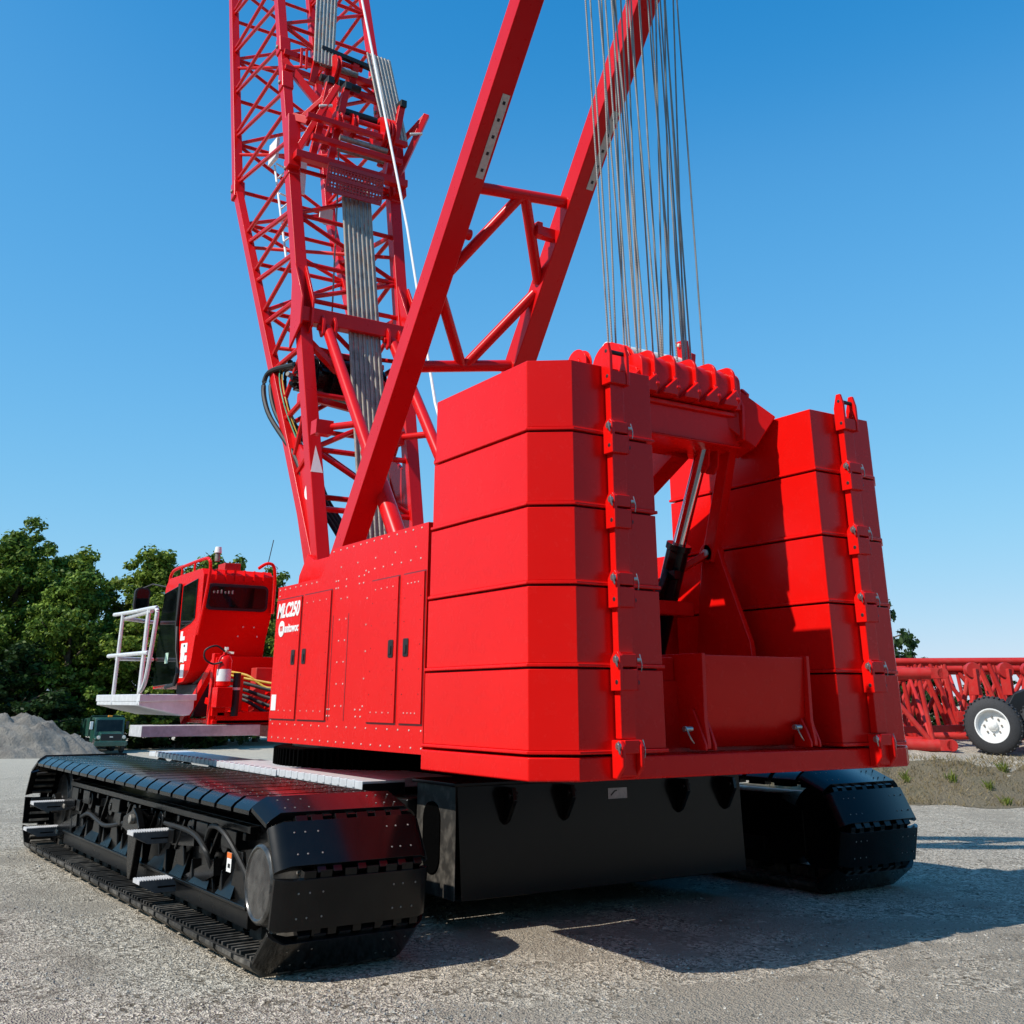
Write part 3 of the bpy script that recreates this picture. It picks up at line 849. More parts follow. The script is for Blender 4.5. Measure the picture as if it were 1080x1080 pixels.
# ballast box between the stacks
bm = B()
prism(bm, [(6.32, 2.14), (6.36, 1.68), (6.52, 1.46), (7.2, 1.46), (7.2, 2.14)], 'x', 5.845, 6.965)
bb = mk('ballast_box', bm, RED, crane, 0.01)
for x in (5.825, 6.985):
    bm = B(); prism(bm, [(6.295, 2.15), (6.31, 1.66), (6.285, 1.50), (6.285, 1.46), (7.1, 1.46), (7.1, 2.15)], 'x', x - 0.019, x + 0.019); mk('side_plate', bm, RED, bb, 0.006)
for x in (5.79, 5.885, 6.93, 7.03):
    bm = B(); prism(bm, [(6.282, 1.45), (6.282, 1.49), (6.32, 1.58), (6.40, 1.74), (6.46, 1.74), (6.46, 1.45)], 'x', x - 0.012, x + 0.012); mk('hinge_lug', bm, RED, bb, 0.006)
for x in (5.68, 6.86):
    bm = B(); tube(bm, (x - 0.04, 6.36, 1.60), (x + 0.04, 6.36, 1.60), 0.02, seg=12)
    path(bm, curve([(x - 0.05, 6.33, 1.62), (x - 0.02, 6.31, 1.54), (x + 0.02, 6.32, 1.50)], 4), 0.006); mk('lynch_pin', bm, PINST, bb)
bm = B(); box(bm, (5.42, 6.62, 1.46), (5.80, 7.6, 2.13)); mk('counterweight_guide', bm, RED, crane, 0.01)

# ---- gantry -------------------------------------------------------------------
bm = B()
prism(bm, [(6.86, 4.02), (7.42, 4.02), (7.42, 4.36), (6.86, 4.36)], 'x', 5.73, 6.95)
box(bm, (5.73, 6.82, 4.30), (6.93, 6.86, 4.345))
box(bm, (5.73, 6.835, 4.012), (6.95, 7.44, 4.035))
for s_ in (1, -1):
    f = (lambda x: x) if s_ == 1 else mir
    p, q = V((f(6.90), 7.1, 4.46)), V((f(7.262), 6.93, 4.17))
    bar(bm, p, q, 0.50, 0.38, up=(0, 0, 1))
    prism(bm, [(6.78, 4.08), (6.76, 4.40), (6.83, 4.60), (6.95, 4.66), (7.3, 4.66), (7.3, 4.08)], 'x', f(6.945) - 0.02, f(6.945) + 0.02)
    bar(bm, (f(6.6), 7.35, 4.12), (f(6.75), 10.6, 2.55), 0.20, 0.34)                      # front strut
    bar(bm, (f(7.04), 7.06, 4.15), (f(7.04), 7.44, 3.05), 0.10, 0.14)                    # tension leg
    prism(bm, [(7.34, 3.18), (7.44, 3.24), (7.54, 3.15), (7.62, 2.75), (7.70, 2.2), (7.7, 1.9), (6.95, 1.9), (7.0, 2.3), (7.28, 3.0)], 'x', f(7.07) - 0.03, f(7.07) + 0.03)
    tube(bm, (f(7.07) - 0.08, 7.44, 3.12), (f(7.07) + 0.08, 7.44, 3.12), 0.09, seg=18)
    tube(bm, (f(7.07) - 0.11, 7.44, 3.12), (f(7.07) + 0.11, 7.44, 3.12), 0.035, seg=12, mi=1)
    bar(bm, (f(6.50), 7.95, 2.72), (f(7.04), 7.47, 3.12), 0.16, 0.06); box(bm, (min(f(6.45), f(6.95)), 7.6, 2.55), (max(f(6.45), f(6.95)), 8.0, 2.68))
    for x in (6.72, 6.84):
        prism(bm, [(7.0, 4.10), (7.22, 4.10), (7.24, 3.9), (7.2, 3.82), (7.1, 3.80), (7.04, 3.86)], 'x', f(x) - 0.015, f(x) + 0.015)
gan = mk('gantry', bm, [RED, GALV], crane, 0.012)
for i, x0 in enumerate((5.86, 6.10, 6.35, 6.595, 6.83)):                        # rope shields: plates across the beam, rounded at the top
    prof = [(6.73, 4.36)] + [(6.85 - 0.12 * math.cos(R(a_)), 4.66 + 0.12 * math.sin(R(a_))) for a_ in range(0, 91, 15)] + [(7.62, 4.80), (7.62, 4.36)]
    bm = B(); prism(bm, prof, 'x', x0 - 0.014, x0 + 0.014)
    prism(bm, [(x0 - 0.012, 4.53), (x0 - 0.17, 4.40), (x0 - 0.19, 4.362), (x0 - 0.012, 4.362)], 'y', 6.70, 6.86)
    prism(bm, [(6.74, 4.37), (6.69, 4.43), (6.74, 4.56)], 'x', x0 - 0.03, x0 + 0.016)
    mk('rope_shield', bm, RED, gan, 0.008)
hood = [(6.775, 4.36)] + [(6.885 - 0.11 * math.cos(R(a_)), 4.63 + 0.11 * math.sin(R(a_))) for a_ in range(0, 91, 15)] + [(7.58, 4.74), (7.58, 4.36)]
bm = B(); prism(bm, hood, 'x', 5.74, 6.94); mk('sheave_hood', bm, RED, gan, 0.008)
for x, r, y, z in ((5.40, 0.15, 7.25, 4.66), (5.72, 0.24, 7.2, 4.68), (5.80, 0.24, 7.2, 4.68), ):
    bm = B(); lathe(bm, (x - 0.035, y, z), (1, 0, 0), [(0, r), (0.012, r), (0.022, r - 0.035), (0.05, r - 0.035), (0.06, r), (0.072, r)], 36)
    lathe(bm, (x - 0.05, y, z), (1, 0, 0), [(0, 0.07), (0.10, 0.07)], 16)
    mk('sheave', bm, RED, gan, 0.004)
for x in (5.86, 7.06):
    bm = B(); prism(bm, [(6.80, 4.55), (6.87, 4.62), (6.98, 4.55), (7.05, 4.2), (6.9, 4.12)], 'x', x - 0.02, x + 0.02); tube(bm, (x - 0.06, 6.89, 4.53), (x + 0.06, 6.89, 4.53), 0.04, seg=14); mk('gusset', bm, RED, gan, 0.008)
bm = B(); tube(bm, (5.95, 7.55, 5.00), (6.98, 7.55, 5.00), 0.085, seg=20); mk('rope_drum', bm, WHITE, gan, 0.01)
bm = B(); bar(bm, (6.93, 7.5, 4.92), (6.90, 7.5, 5.25), 0.10, 0.08); bar(bm, (6.97, 7.46, 4.95), (6.99, 7.46, 5.12), 0.05, 0.06); tube(bm, (6.84, 7.5, 5.2), (6.98, 7.5, 5.2), 0.02, seg=8, mi=1); mk('rope_anchor', bm, [RED, GALV], gan, 0.006)
# raising cylinder
bm = B(); tube(bm, (6.72, 7.52, 3.16), (6.72, 7.95, 2.2), 0.105, seg=24); tube(bm, (6.72, 7.505, 3.195), (6.72, 7.53, 3.14), 0.12, seg=24); box(bm, (6.60, 7.46, 2.86), (6.69, 7.56, 2.94))
cyl = mk('gantry_cylinder', bm, BLACK, crane, 0.005)
bm = B(); tube(bm, (6.72, 7.08, 4.08), (6.72, 7.515, 3.17), 0.062, seg=24); mk('cylinder_rod', bm, CHROME, cyl)
for k in range(2):
    bm = B(); path(bm, curve([(6.62, 7.6, 2.95), (6.5, 7.55, 2.8), (6.4, 7.7, 2.5), (6.45, 8.1, 2.3)]), 0.02 + 0.006 * k); mk('hydraulic_hose', bm, MATTE, cyl)

# ---- mast (live mast leaning back over the gantry) -----------------------------
def ml(z): return V((5.58, 13.96 - 0.7290 * (z - 1.8) - 0.05, z))
def mr(z): return V((7.10, 13.75 - 0.7050 * (z - 1.8), z))
bm = B()
for f in (ml, mr):
    bar(bm, f(3.45), f(11.6), 0.27, 0.30, up=(1, 0, 0))
for p in (ml(11.5), mr(11.5)): tube(bm, p - V((.2, 0, 0)), p + V((.2, 0, 0)), 0.16, seg=18)
tube(bm, ml(11.5), mr(11.5), 0.11, seg=14)
mast = mk('mast', bm, REDB, crane, 0.012)
LI, RI = V((0.13, 0, 0)), V((-0.13, 0, 0))
for a, b in ((ml(7.62) + LI, mr(7.72) + RI), (ml(5.72) + LI, mr(5.9) + RI)):
    bm = B(); tube(bm, a, b, 0.075, seg=14); mk('cross_tube', bm, REDB, mast)
tm = ml(7.62).lerp(mr(7.72), 0.5); bmid = ml(5.72).lerp(mr(5.9), 0.5)
for a, b in ((ml(6.72) + LI, tm), (tm + V((.05, 0, 0)), mr(6.84) + RI), (bmid, mr(6.72) + RI), (ml(6.5) + LI, bmid - V((.05, 0, 0)))):
    bm = B(); tube(bm, a, b, 0.068, seg=14); mk('brace', bm, REDB, mast)
for f, z0, z1, sx in ((ml, 7.72, 8.55, 1), (mr, 7.92, 8.75, -1)):
    bm = B()
    p, q, x, y, z = frame(f(z0), f(z1), (1, 0, 0))
    # pale strip with square holes on the rear (camera-facing) side of the leg
    n = x if x.y < 0 else -x
    n = V((0, -0.80, -0.58)).normalized()
    n = (n - z * n.dot(z)).normalized()
    off = n * 0.155 if False else n * 0.140
    s = V((0.07, 0, 0))
    bar(bm, p + off + s * 0.9, q + off + s * 0.9, 0.10, 0.006, up=tuple(n))
    for k in range(5):
        c = p.lerp(q, (k + 0.5) / 5) + off + s * 0.9 + n * 0.004
        bar(bm, c - z * 0.02, c + z * 0.02, 0.035, 0.003, up=tuple(n), mi=1)
    mk('reflective_strip', bm, [PALE, MATTE], mast)
bm = B(); bar(bm, mr(7.35) + V((-0.36, 0, 0)), mr(7.35) + V((-0.05, 0, 0)), 0.12, 0.14); box(bm, tuple(mr(7.35) + V((-0.44, -.10, -.08))), tuple(mr(7.35) + V((-0.36, .10, .1)))); mk('stop_bracket', bm, REDB, mast, 0.01)
bm = B(); tube(bm, ml(7.15) + V((0.1, 0, 0)), ml(7.15) + V((0.26, 0, 0)), 0.07, seg=16); mk('rope_guide', bm, REDB, mast, 0.006)

# ---- boom ----------------------------------------------------------------------
def bp(side_, face, u):
    """point of a chord; u 0..1 along the butt, then metres/10 beyond"""
    s_ = -1 if side_ == 0 else 1
    if face == 'r': a, b, d = V((0, 13.45, 3.5)), V((0, 15.3, 10.35)), V((0, 0.34, 1)).normalized()
    else: a, b, d = V((0, 13.62, 3.45)), V((0, 18.3, 11.2)), V((0, 0.32, 1)).normalized()
    if u <= 1:
        p = a.lerp(b, u); p.x = XC + s_ * (0.74 + 0.22 * u)
    else:
        p = b + d * (u - 1) * 10; p.x = XC + s_ * 0.96
    return p
bm = B()
for s_ in (0, 1):
    for fc in 'rf':
        bar(bm, bp(s_, fc, 0), bp(s_, fc, 1), 0.20 if fc == 'r' else 0.17, 0.20 if fc == 'r' else 0.15, up=(1, 0, 0))
        bar(bm, bp(s_, fc, 1) + V((0, 0, -0.01)), bp(s_, fc, 1.95), 0.17, 0.17, up=(1, 0, 0))
    tube(bm, bp(s_, 'r', 0) + V((-.16, .08, -.05)), bp(s_, 'r', 0) + V((.16, .08, -.05)), 0.19, seg=18)
    prism(bm, [(13.35, 3.35), (13.8, 3.3), (15.0, 5.5), (14.85, 5.65), (13.75, 4.9)], 'x', bp(s_, 'r', 0.1).x - 0.03, bp(s_, 'r', 0.1).x + 0.03)
boom = mk('boom', bm, REDB, crane, 0.012)
bm = B()
def lt(a, b, r=0.042): tube(bm, a, b, r, seg=8, caps=False)
NS = 5
for s_ in (0, 1):                                                         # side faces: fans of diagonals
    for i in range(2, 8):
        u0, u1 = i / 8, (i + 1) / 8
        lt(bp(s_, 'r', u0), bp(s_, 'f', u0 - 0.06), 0.045)
        lt(bp(s_, 'r', u1), bp(s_, 'f', u0 - 0.03), 0.04)
    for i in range(7):
        u0, u1 = 1.02 + i * 0.13, 1.02 + (i + 1) * 0.13
        lt(bp(s_, 'f', u0), bp(s_, 'r', u0 + 0.05), 0.04); lt(bp(s_, 'f', u0 + 0.01), bp(s_, 'r', u1), 0.04)
for fc in 'rf':                                                           # rear and front faces
    us = [0.12, 0.25, 0.38, 0.62, 0.72, 0.86, 1.0] if fc == 'r' else [0.15, 0.3, 0.45, 0.6, 0.75, 0.88, 1.0]
    for i, u in enumerate(us[:-1]):
        lt(bp(0, fc, u), bp(1, fc, u), 0.042)
        if i % 2: lt(bp(0, fc, u), bp(1, fc, us[i + 1]), 0.04)
        else: lt(bp(1, fc, u), bp(0, fc, us[i + 1]), 0.04)
    for i in range(7):
        u0, u1 = 1.0 + i * 0.13, 1.0 + (i + 1) * 0.13
        lt(bp(0, fc, u0), bp(1, fc, u0), 0.042)
        if i % 2: lt(bp(0, fc, u0), bp(1, fc, u1), 0.04)
        else: lt(bp(1, fc, u0), bp(0, fc, u1), 0.04)
for u in (0.5, 0.8, 1.1, 1.36):                                           # inner diagonal across the section
    lt(bp(0, 'f', u), bp(1, 'r', u), 0.036)
mk('lacing', bm, REDB, boom)
# pin joints
for s_ in (0, 1):
    for fc, u in (('r', 1.0), ('r', 1.22), ('f', 1.0), ('r', 1.32)):
        p = bp(s_, fc, u); bm = B()
        bar(bm, p - V((0, 0.07, 0.22)), p + V((0, 0.03, 0.18)), 0.215, 0.225, up=(1, 0, 0))
        tube(bm, p - V((0.15, 0.02, 0.05)), p + V((0.15, -0.02, -0.05)), 0.04, seg=12, mi=2)
        mk('pin_joint', bm, [REDB, GALV, DUSTSTEEL], boom, 0.03)
# crossbeam on the rear face and the boom stops hanging from it
bm = B()
zb = 7.38; yb = bp(0, 'r', 0.566).y
box(bm, (5.34, yb - 0.24, zb - 0.12), (7.34, yb - 0.02, zb + 0.12))
for x in (5.43, 7.25):
    prism(bm, [(yb - 0.3, zb - 0.2), (yb - 0.3, zb + 0.25), (yb + 0.12, zb + 0.95), (yb + 0.22, zb + 0.9), (yb + 0.1, zb - 0.5)], 'x', x - 0.11, x - 0.07)
    prism(bm, [(yb - 0.3, zb - 0.2), (yb - 0.3, zb + 0.25), (yb + 0.12, zb + 0.95), (yb + 0.22, zb + 0.9), (yb + 0.1, zb - 0.5)], 'x', x + 0.07, x + 0.11)
mk('crossbeam', bm, REDB, boom, 0.012)
for x in (5.80, 6.92):
    bm = B()
    a = V((x, yb - 0.22, zb - 0.18)); b = V((x, 12.55, 4.95)); c = V((x, 11.2, 3.2))
    tube(bm, a, b, 0.085, seg=18); tube(bm, b, c, 0.115, seg=18)
    for sx in (-0.10, 0.10):
        prism(bm, [(yb - 0.34, zb - 0.30), (yb - 0.24, zb - 0.34), (yb - 0.08, zb - 0.1), (yb - 0.26, zb + 0.02), (yb - 0.34, zb - 0.1)], 'x', x + sx - 0.02, x + sx + 0.02)
    tube(bm, a - V((.16, 0, 0)), a + V((.16, 0, 0)), 0.05, seg=12)
    q = a.lerp(b, 0.80); tube(bm, q, q + V((-0.24, 0.50, 0.02)), 0.05, seg=12); box(bm, tuple(q + V((-0.46, 0.42, -0.10))), tuple(q + V((-0.20, 0.62, 0.10))))
    mk('boom_stop', bm, REDB, boom, 0.004)
# boom-mounted winch
bm = B()
lathe(bm, (5.85, 14.95, 6.62), (1, 0, 0), [(0, 0.34), (0.05, 0.34), (0.06, 0.28), (0.2, 0.28), (0.22, 0.42), (0.26, 0.42), (0.27, 0.36), (1.0, 0.36), (1.01, 0.44), (1.06, 0.44), (1.07, 0.30), (1.2, 0.28)], 32)
for k in range(26):
    box(bm, (5.55 + 0.3 * random.random(), 14.7 + 0.5 * random.random(), 6.35 + 0.5 * random.random()), (5.9, 15.2, 6.7 + 0.2 * random.random())) if k < 3 else dot(bm, (5.50 + 0.35 * random.random(), 14.6 + 0.5 * random.random(), 6.3 + 0.6 * random.random()), (random.uniform(-1, 0), random.uniform(-1, 0), random.uniform(-.5, .5)), 0.05, 0.12, k % 2, 8)
mk('boom_winch', bm, [BLACK, DUSTSTEEL], boom, 0.006)
bm = B()
box(bm, (5.52, 14.3, 6.02), (5.82, 14.62, 6.20)); bar(bm, (5.5, 14.35, 7.0), (6.4, 14.6, 6.45), 0.10, 0.10); bar(bm, (5.5, 14.4, 6.9), (7.2, 15.2, 7.05), 0.09, 0.09); bar(bm, (5.5, 14.35, 6.1), (7.2, 14.6, 6.0), 0.09, 0.09)
mk('winch_frame', bm, REDB, boom, 0.008)
# hoses down the front-left chord
for k, (mt, dx, rr, amp) in enumerate(((MATTE, 0.0, 0.04, 0.42), (MATTE, 0.08, 0.035, 0.25), (MATTE, 0.18, 0.03, 0.05), (MATTE, 0.25, 0.03, -0.05), (YELLOW, 0.14, 0.010, -0.45), (GREENW, 0.10, 0.010, -0.42))):
    bm = B()
    p0 = V((5.55, 14.9, 6.75)); p1 = bp(0, 'f', 0.42) + V((-0.12 + dx, -0.05 + amp * .4, 0.05)); p2 = bp(0, 'f', 0.34) + V((-0.16 + dx, amp * 0.55, 0)); p3 = bp(0, 'f', 0.2) + V((0.02 + dx, -0.15, 0)); p4 = bp(0, 'f', 0.02) + V((0.02 + dx * .5, -0.12, 0))
    path(bm, curve([p0, p1, p2, p3, p4]), rr); mk('hydraulic_hose', bm, mt, boom)
for k in range(4):
    bm = B(); a = V((5.75 + 0.1 * k, 14.6, 4.9 - 0.05 * k)); b = V((6.0 + 0.14 * k, 13.0 + 0.1 * k, 3.4))
    path(bm, curve([a + V((-.1, .2, .8)), a, a.lerp(b, .5) + V((0.02, -.05, -.1)), b]), 0.032); mk('hydraulic_hose', bm, MATTE, boom)
bm = B(); p = bp(0, 'f', 0.12); tube(bm, p + V((-0.09, -0.35, 0.2)), p + V((0.0, -0.35, 0.2)), 0.12, seg=20); mk('white_sticker', bm, WHITE, boom)
bm = B(); p = bp(0, 'r', 0.22)
dz_ = (bp(0, 'r', 0.3) - bp(0, 'r', 0.2)).normalized()
prism(bm, [(-0.092, -0.16), (0.092, -0.16), (0.0, 0.26)], 'y', -0.003, 0.003, 0, M.Translation(p + V((0, -0.108, -0.02))) @ M.Rotation(-math.atan2(dz_.y, dz_.z), 4, 'X'))
mk('white_marking', bm, WHITE, boom)
# sheave frame and guide rollers on the rear face near the joint
def onrear(x, z, out=0.0):
    u = 0; y = 15.3 + (z - 10.35) * (0.34 if z > 10.35 else 0.27)
    return V((x, y - out, z))
bm = B()
for sx in (5.34, 7.34):
    bar(bm, onrear(sx, 10.25, 0.16), onrear(sx, 11.35, 0.30), 0.16, 0.22)
    bar(bm, onrear(sx, 11.35, 0.30), onrear(sx + (0.2 if sx < 6 else -0.2), 11.2, 0.5), 0.10, 0.14)
bar(bm, onrear(5.3, 10.45, 0.35), onrear(7.4, 10.45, 0.35), 0.16, 0.14)
bar(bm, onrear(5.4, 11.15, 0.75), onrear(7.3, 11.15, 0.75), 0.10, 0.10); bar(bm, onrear(5.5, 10.75, 0.65), onrear(7.2, 10.75, 0.65), 0.10, 0.10)
for x in (5.62, 5.95, 7.05):
    bar(bm, onrear(x, 10.45, 0.30), onrear(x + 0.22, 12.05, 0.85), 0.10, 0.12); bar(bm, onrear(x, 10.9, 0.1), onrear(x + 0.22, 12.05, 0.85), 0.08, 0.10)
    box(bm, tuple(onrear(x + 0.16, 12.0, 0.93)), tuple(onrear(x + 0.28, 12.14, 0.77)), 1)
for sx, ex in ((5.4, 5.95), (7.3, 7.72)):
    bar(bm, onrear(sx, 10.6, 0.2), onrear(ex, 11.95, 0.95), 0.09, 0.11); bar(bm, onrear(sx - .05, 11.2, 0.1), onrear(ex, 11.95, 0.95), 0.07, 0.09)
    tube(bm, onrear(ex - 0.06, 11.55, 0.78), onrear(ex - 0.28, 11.5, 0.70), 0.03, seg=10, mi=2)
bar(bm, onrear(6.2, 12.25, 0.15), onrear(6.3, 11.4, 0.45), 0.12, 0.3)
sf = mk('sheave_frame', bm, [REDB, MATTE, GALV], boom, 0.01)
for x, r in ((6.02, 0.20), (6.30, 0.24), (6.86, 0.34), (6.99, 0.34)):
    bm = B(); c = onrear(x, 11.3, 0.6); lathe(bm, c - V((0.05, 0, 0)), (1, 0, 0), [(0, r), (0.02, r), (0.035, r - .04), (0.065, r - .04), (0.08, r), (0.10, r)], 32); lathe(bm, c - V((0.08, 0, 0)), (1, 0, 0), [(0, 0.10), (0.16, 0.10)], 16)
    mk('sheave', bm, REDB, sf, 0.004)
for z, out, mt, r in ((11.62, 0.62, MATTE, 0.075), (11.42, 0.70, REDB, 0.05), (10.95, 0.62, DUSTSTEEL, 0.05), (10.8, 0.45, DUSTSTEEL, 0.05)):
    bm = B(); tube(bm, onrear(6.05, z, out), onrear(6.95, z, out), r, seg=14); mk('guide_roller', bm, mt, sf)
# perforated guard under the sheave frame
bm = B()
def gp(a, b): return V((5.86 + a * 1.02, 0, 0)) + V((0, onrear(0, 10.38, 0.48).y + 0.06 * b, 10.36 - b * 0.46))
for k in range(18):
    bar(bm, gp(k / 17, 0), gp(k / 17, 1), 0.016, 0.03)
for k in range(9):
    bar(bm, gp(0, k / 8), gp(1, k / 8), 0.03, 0.018 if k % 4 else 0.07)
mk('mesh_guard', bm, GATE, sf)
# roller frame higher up
bm = B()
bar(bm, onrear(5.34, 13.15, 0.1), onrear(7.34, 13.05, 0.1), 0.12, 0.12); bar(bm, onrear(5.34, 12.75, 0.1), onrear(7.34, 12.6, 0.1), 0.10, 0.10)
bar(bm, onrear(5.36, 12.95, 0.05), onrear(6.35, 11.5, 0.1), 0.14, 0.14)
for x in (5.86, 6.12, 6.62):
    bar(bm, onrear(x, 12.55, 0.1), onrear(x + 0.05, 13.2, 0.42), 0.09, 0.13)
bar(bm, onrear(5.95, 13.3, 0.45), onrear(6.98, 13.2, 0.45), 0.10, 0.09, mi=1)
for x in (5.62, 5.72): bar(bm, onrear(x, 12.8, 0.2), onrear(x + .03, 13.3, 0.25), 0.035, 0.05)
rf = mk('roller_frame', bm, [REDB, MATTE], boom, 0.008)
for z, out, mt, r, x0, x1 in ((12.95, 0.36, DUSTSTEEL, 0.055, 5.95, 6.7), (12.62, 0.30, MATTE, 0.07, 5.95, 6.75), (13.12, 0.38, RED, 0.05, 5.95, 6.8)):
    bm = B(); tube(bm, onrear(x0, z, out), onrear(x1, z, out), r, seg=14); mk('guide_roller', bm, mt, rf)
bm = B(); c = onrear(6.15, 12.85, 0.36); lathe(bm, c, (1, 0, 0), [(0, 0.30), (0.025, 0.30), (0.04, 0.25), (0.06, 0.25), (0.08, 0.30), (0.10, 0.30)], 32); mk('sheave', bm, REDB, rf, 0.004)
# white service ladder inside the boom
bm = B()
a, b = bp(0, 'f', 0.72) + V((0.25, -0.9, 0)), bp(0, 'f', 1.02) + V((0.35, -1.2, 0))
for dx in (0, 0.22):
    tube(bm, a + V((dx * 1.4, 0, 0)), b + V((dx, 0.1, 0)), 0.022, seg=8)
for k in range(7):
    t = k / 6; tube(bm, (a).lerp(b, t), (a + V((0.31, 0, 0))).lerp(b + V((0.22, 0.1, 0)), min(1, t + (0.14 if k % 2 else 0))), 0.018, seg=8)
box(bm, tuple(b + V((0.12, -0.5, -0.75))), tuple(b + V((0.42, -0.47, 0.1)))); box(bm, tuple(b + V((-0.1, -0.2, 0.0))), tuple(b + V((-0.04, 0.2, 0.45))))
box(bm, tuple(a + V((0.6, 0.1, 0.9))), tuple(a + V((0.85, 0.14, 1.2))))
mk('service_ladder', bm, WHITE, boom, 0.004)

# ---- ropes ----------------------------------------------------------------------
def rope(name, pts, r, mt=ROPE, seg=8, sag=0):
    bm = B()
    path(bm, pts, r, seg); return mk(name, bm, mt, crane)
NR = 25
for i in range(NR):
    f = i / (NR - 1)
    fb = f * 0.985 + 0.010 * math.sin(i * 2.7)
    ft = (f * 0.62 / 0.66 if f < 0.66 else 0.72 + (f - 0.66) / 0.34 * 0.25) + 0.010 * math.sin(i * 4.1)
    a = V((5.76 + fb * 1.05, 7.20 + 0.16 * math.sin(i * 2.4), 4.60))
    b = V((5.57 + ft * 1.36, 7.27 + 0.16 * math.sin(i * 1.9), 11.5))
    rope('luffing_rope', [a, a.lerp(b, .5), b], 0.0090)
def bundle(A, Bp, n, wd, mt=ROPE, r=0.026):
    A, Bp = V(A), V(Bp)
    for i in range(n):
        o = V(((i - (n - 1) / 2) * wd / n, 0.02 * (i % 2), 0))
        rope('hoist_rope', [A + o, A.lerp(Bp, .5) + o, Bp + o * 0.93], r, mt)
bundle((6.52, 15.2, 10.4), (6.42, 13.3, 3.2), 14, 0.56, ROPEH, r=0.0215)
bundle((6.15, 16.3, 15.6), (5.99, 15.75, 12.9), 12, 0.44, ROPEL, r=0.0195)
bundle((6.86, 15.25, 13.1), (7.2, 15.0, 11.25), 14, 0.50, ROPEL, r=0.019)
rope('whip_line', [(6.62, 15.6, 15.0), (6.35, 15.0, 14.0), (6.72, 13.5, 8.85), (6.497, 12.0, 5.59), (6.45, 11.4, 4.6)], 0.021, WHITE)
rope('winch_line', [onrear(6.28, 12.7, 0.4), onrear(6.2, 10.4, 0.1), (6.05, 14.7, 6.9)], 0.014, ROPE)

# ---- cab -------------------------------------------------------------------------
CX0, CX1 = 4.20, 5.16
cs = [(14.05, 3.38), (14.03, 2.86), (14.18, 2.55), (14.24, 2.30), (14.30, 2.16), (14.52, 2.03), (15.95, 1.95), (15.96, 2.45), (15.92, 2.9), (15.84, 3.36), (15.70, 3.46), (14.16, 3.46)]
bm = B(); prism(bm, cs, 'x', CX0, CX1)
for k in range(6):
    x = 4.36 + 0.13 * k; box(bm, (x, 14.03, 3.31), (x + 0.012, 14.1, 3.455))
box(bm, (4.52, 14.2, 3.46), (4.74, 14.5, 3.56), 1)
for x, z in ((4.80, 2.72), (4.95, 2.72), (4.74, 2.60), (5.0, 2.60)): dot(bm, (x, 14.07, z), (0, -1, 0), 0.014, 0.01, 2)
cab = mk('operator_cab', bm, [RED, REDOLD, GALV], crane, 0.05, segs=4)
bm = B()
prism(bm, [(15.80, 3.26), (15.02, 3.32), (14.98, 2.75), (14.84, 2.45), (14.72, 2.14), (14.80, 2.01), (15.90, 1.98), (15.91, 2.45), (15.87, 2.9)], 'x', CX0 - 0.022, CX0 + 0.01)
gd = mk('cab_door_glass', bm, GLASS, cab, 0.01)
bm = B()
path(bm, [(CX0 - 0.03, 15.01, 3.33), (CX0 - 0.03, 14.97, 2.75), (CX0 - 0.03, 14.83, 2.45), (CX0 - 0.03, 14.71, 2.14), (CX0 - 0.03, 14.80, 2.0), (CX0 - 0.03, 15.2, 1.97)], 0.026)
mk('door_frame', bm, MATTE, cab)
bm = B(); prism(bm, [(14.92, 3.29), (14.27, 3.34), (14.25, 2.82), (14.40, 2.77), (14.88, 2.70)], 'x', CX0 - 0.014, CX0 + 0.01); mk('side_window', bm, GLASS, cab, 0.012)
bm = B(); prism(bm, [(4.67 + p[0], 3.09 + p[1]) for p in roundrect(0.84, 0.34, 0.07)], 'y', 14.0, 14.05, 1)
prism(bm, [(4.67 + p[0], 3.09 + p[1]) for p in roundrect(0.77, 0.27, 0.05)], 'y', 13.99, 14.02)
for k in range(6): box(bm, (4.33 + 0.05 * k, 13.985, 3.13), (4.352 + 0.05 * k, 13.992, 3.16 + 0.01 * (k % 3)), 2)
mk('rear_window', bm, [GLASS, MATTE, DUSTSTEEL], cab, 0.006)
bm = B()
path(bm, curve([(CX0 + 0.02, 15.75, 3.40), (CX0 + 0.02, 15.62, 3.56), (CX0 + 0.03, 15.0, 3.585), (CX0 + 0.03, 14.25, 3.59), (CX0 + 0.04, 14.0, 3.56), (CX0 + 0.05, 13.96, 3.40), (CX0 + 0.02, 13.98, 2.95), (CX0 + 0.0, 14.05, 2.6)], 5), 0.022)
for y in (15.2, 14.6): tube(bm, (CX0 + 0.03, y, 3.45), (CX0 + 0.03, y, 3.59), 0.016, seg=8)
path(bm, curve([(CX1 - 0.2, 14.1, 3.50), (CX1 - 0.12, 14.0, 3.56), (CX1 - 0.03, 13.98, 3.52), (CX1, 13.98, 3.3), (CX1, 13.99, 2.9)], 5), 0.022)
mk('roof_rail', bm, RED, cab)
bm = B(); tube(bm, (4.36, 14.05, 3.55), (4.36, 14.05, 3.66), 0.035, seg=12); tube(bm, (4.36, 14.05, 3.66), (4.36, 14.05, 3.74), 0.05, 0.04, seg=14, mi=1); mk('beacon', bm, [DUSTSTEEL, WHITE], cab, 0.004)
bm = B(); tube(bm, (5.08, 14.1, 3.53), (5.14, 14.1, 3.9), 0.006, seg=6); mk('antenna', bm, MATTE, cab)
bm = B(); prism(bm, [(3.98 + p[0], 3.20 + p[1]) for p in roundrect(0.22, 0.34, 0.07)], 'y', 16.25, 16.33, 1); prism(bm, [(3.98 + p[0], 3.20 + p[1]) for p in roundrect(0.18, 0.30, 0.05)], 'y', 16.243, 16.26)
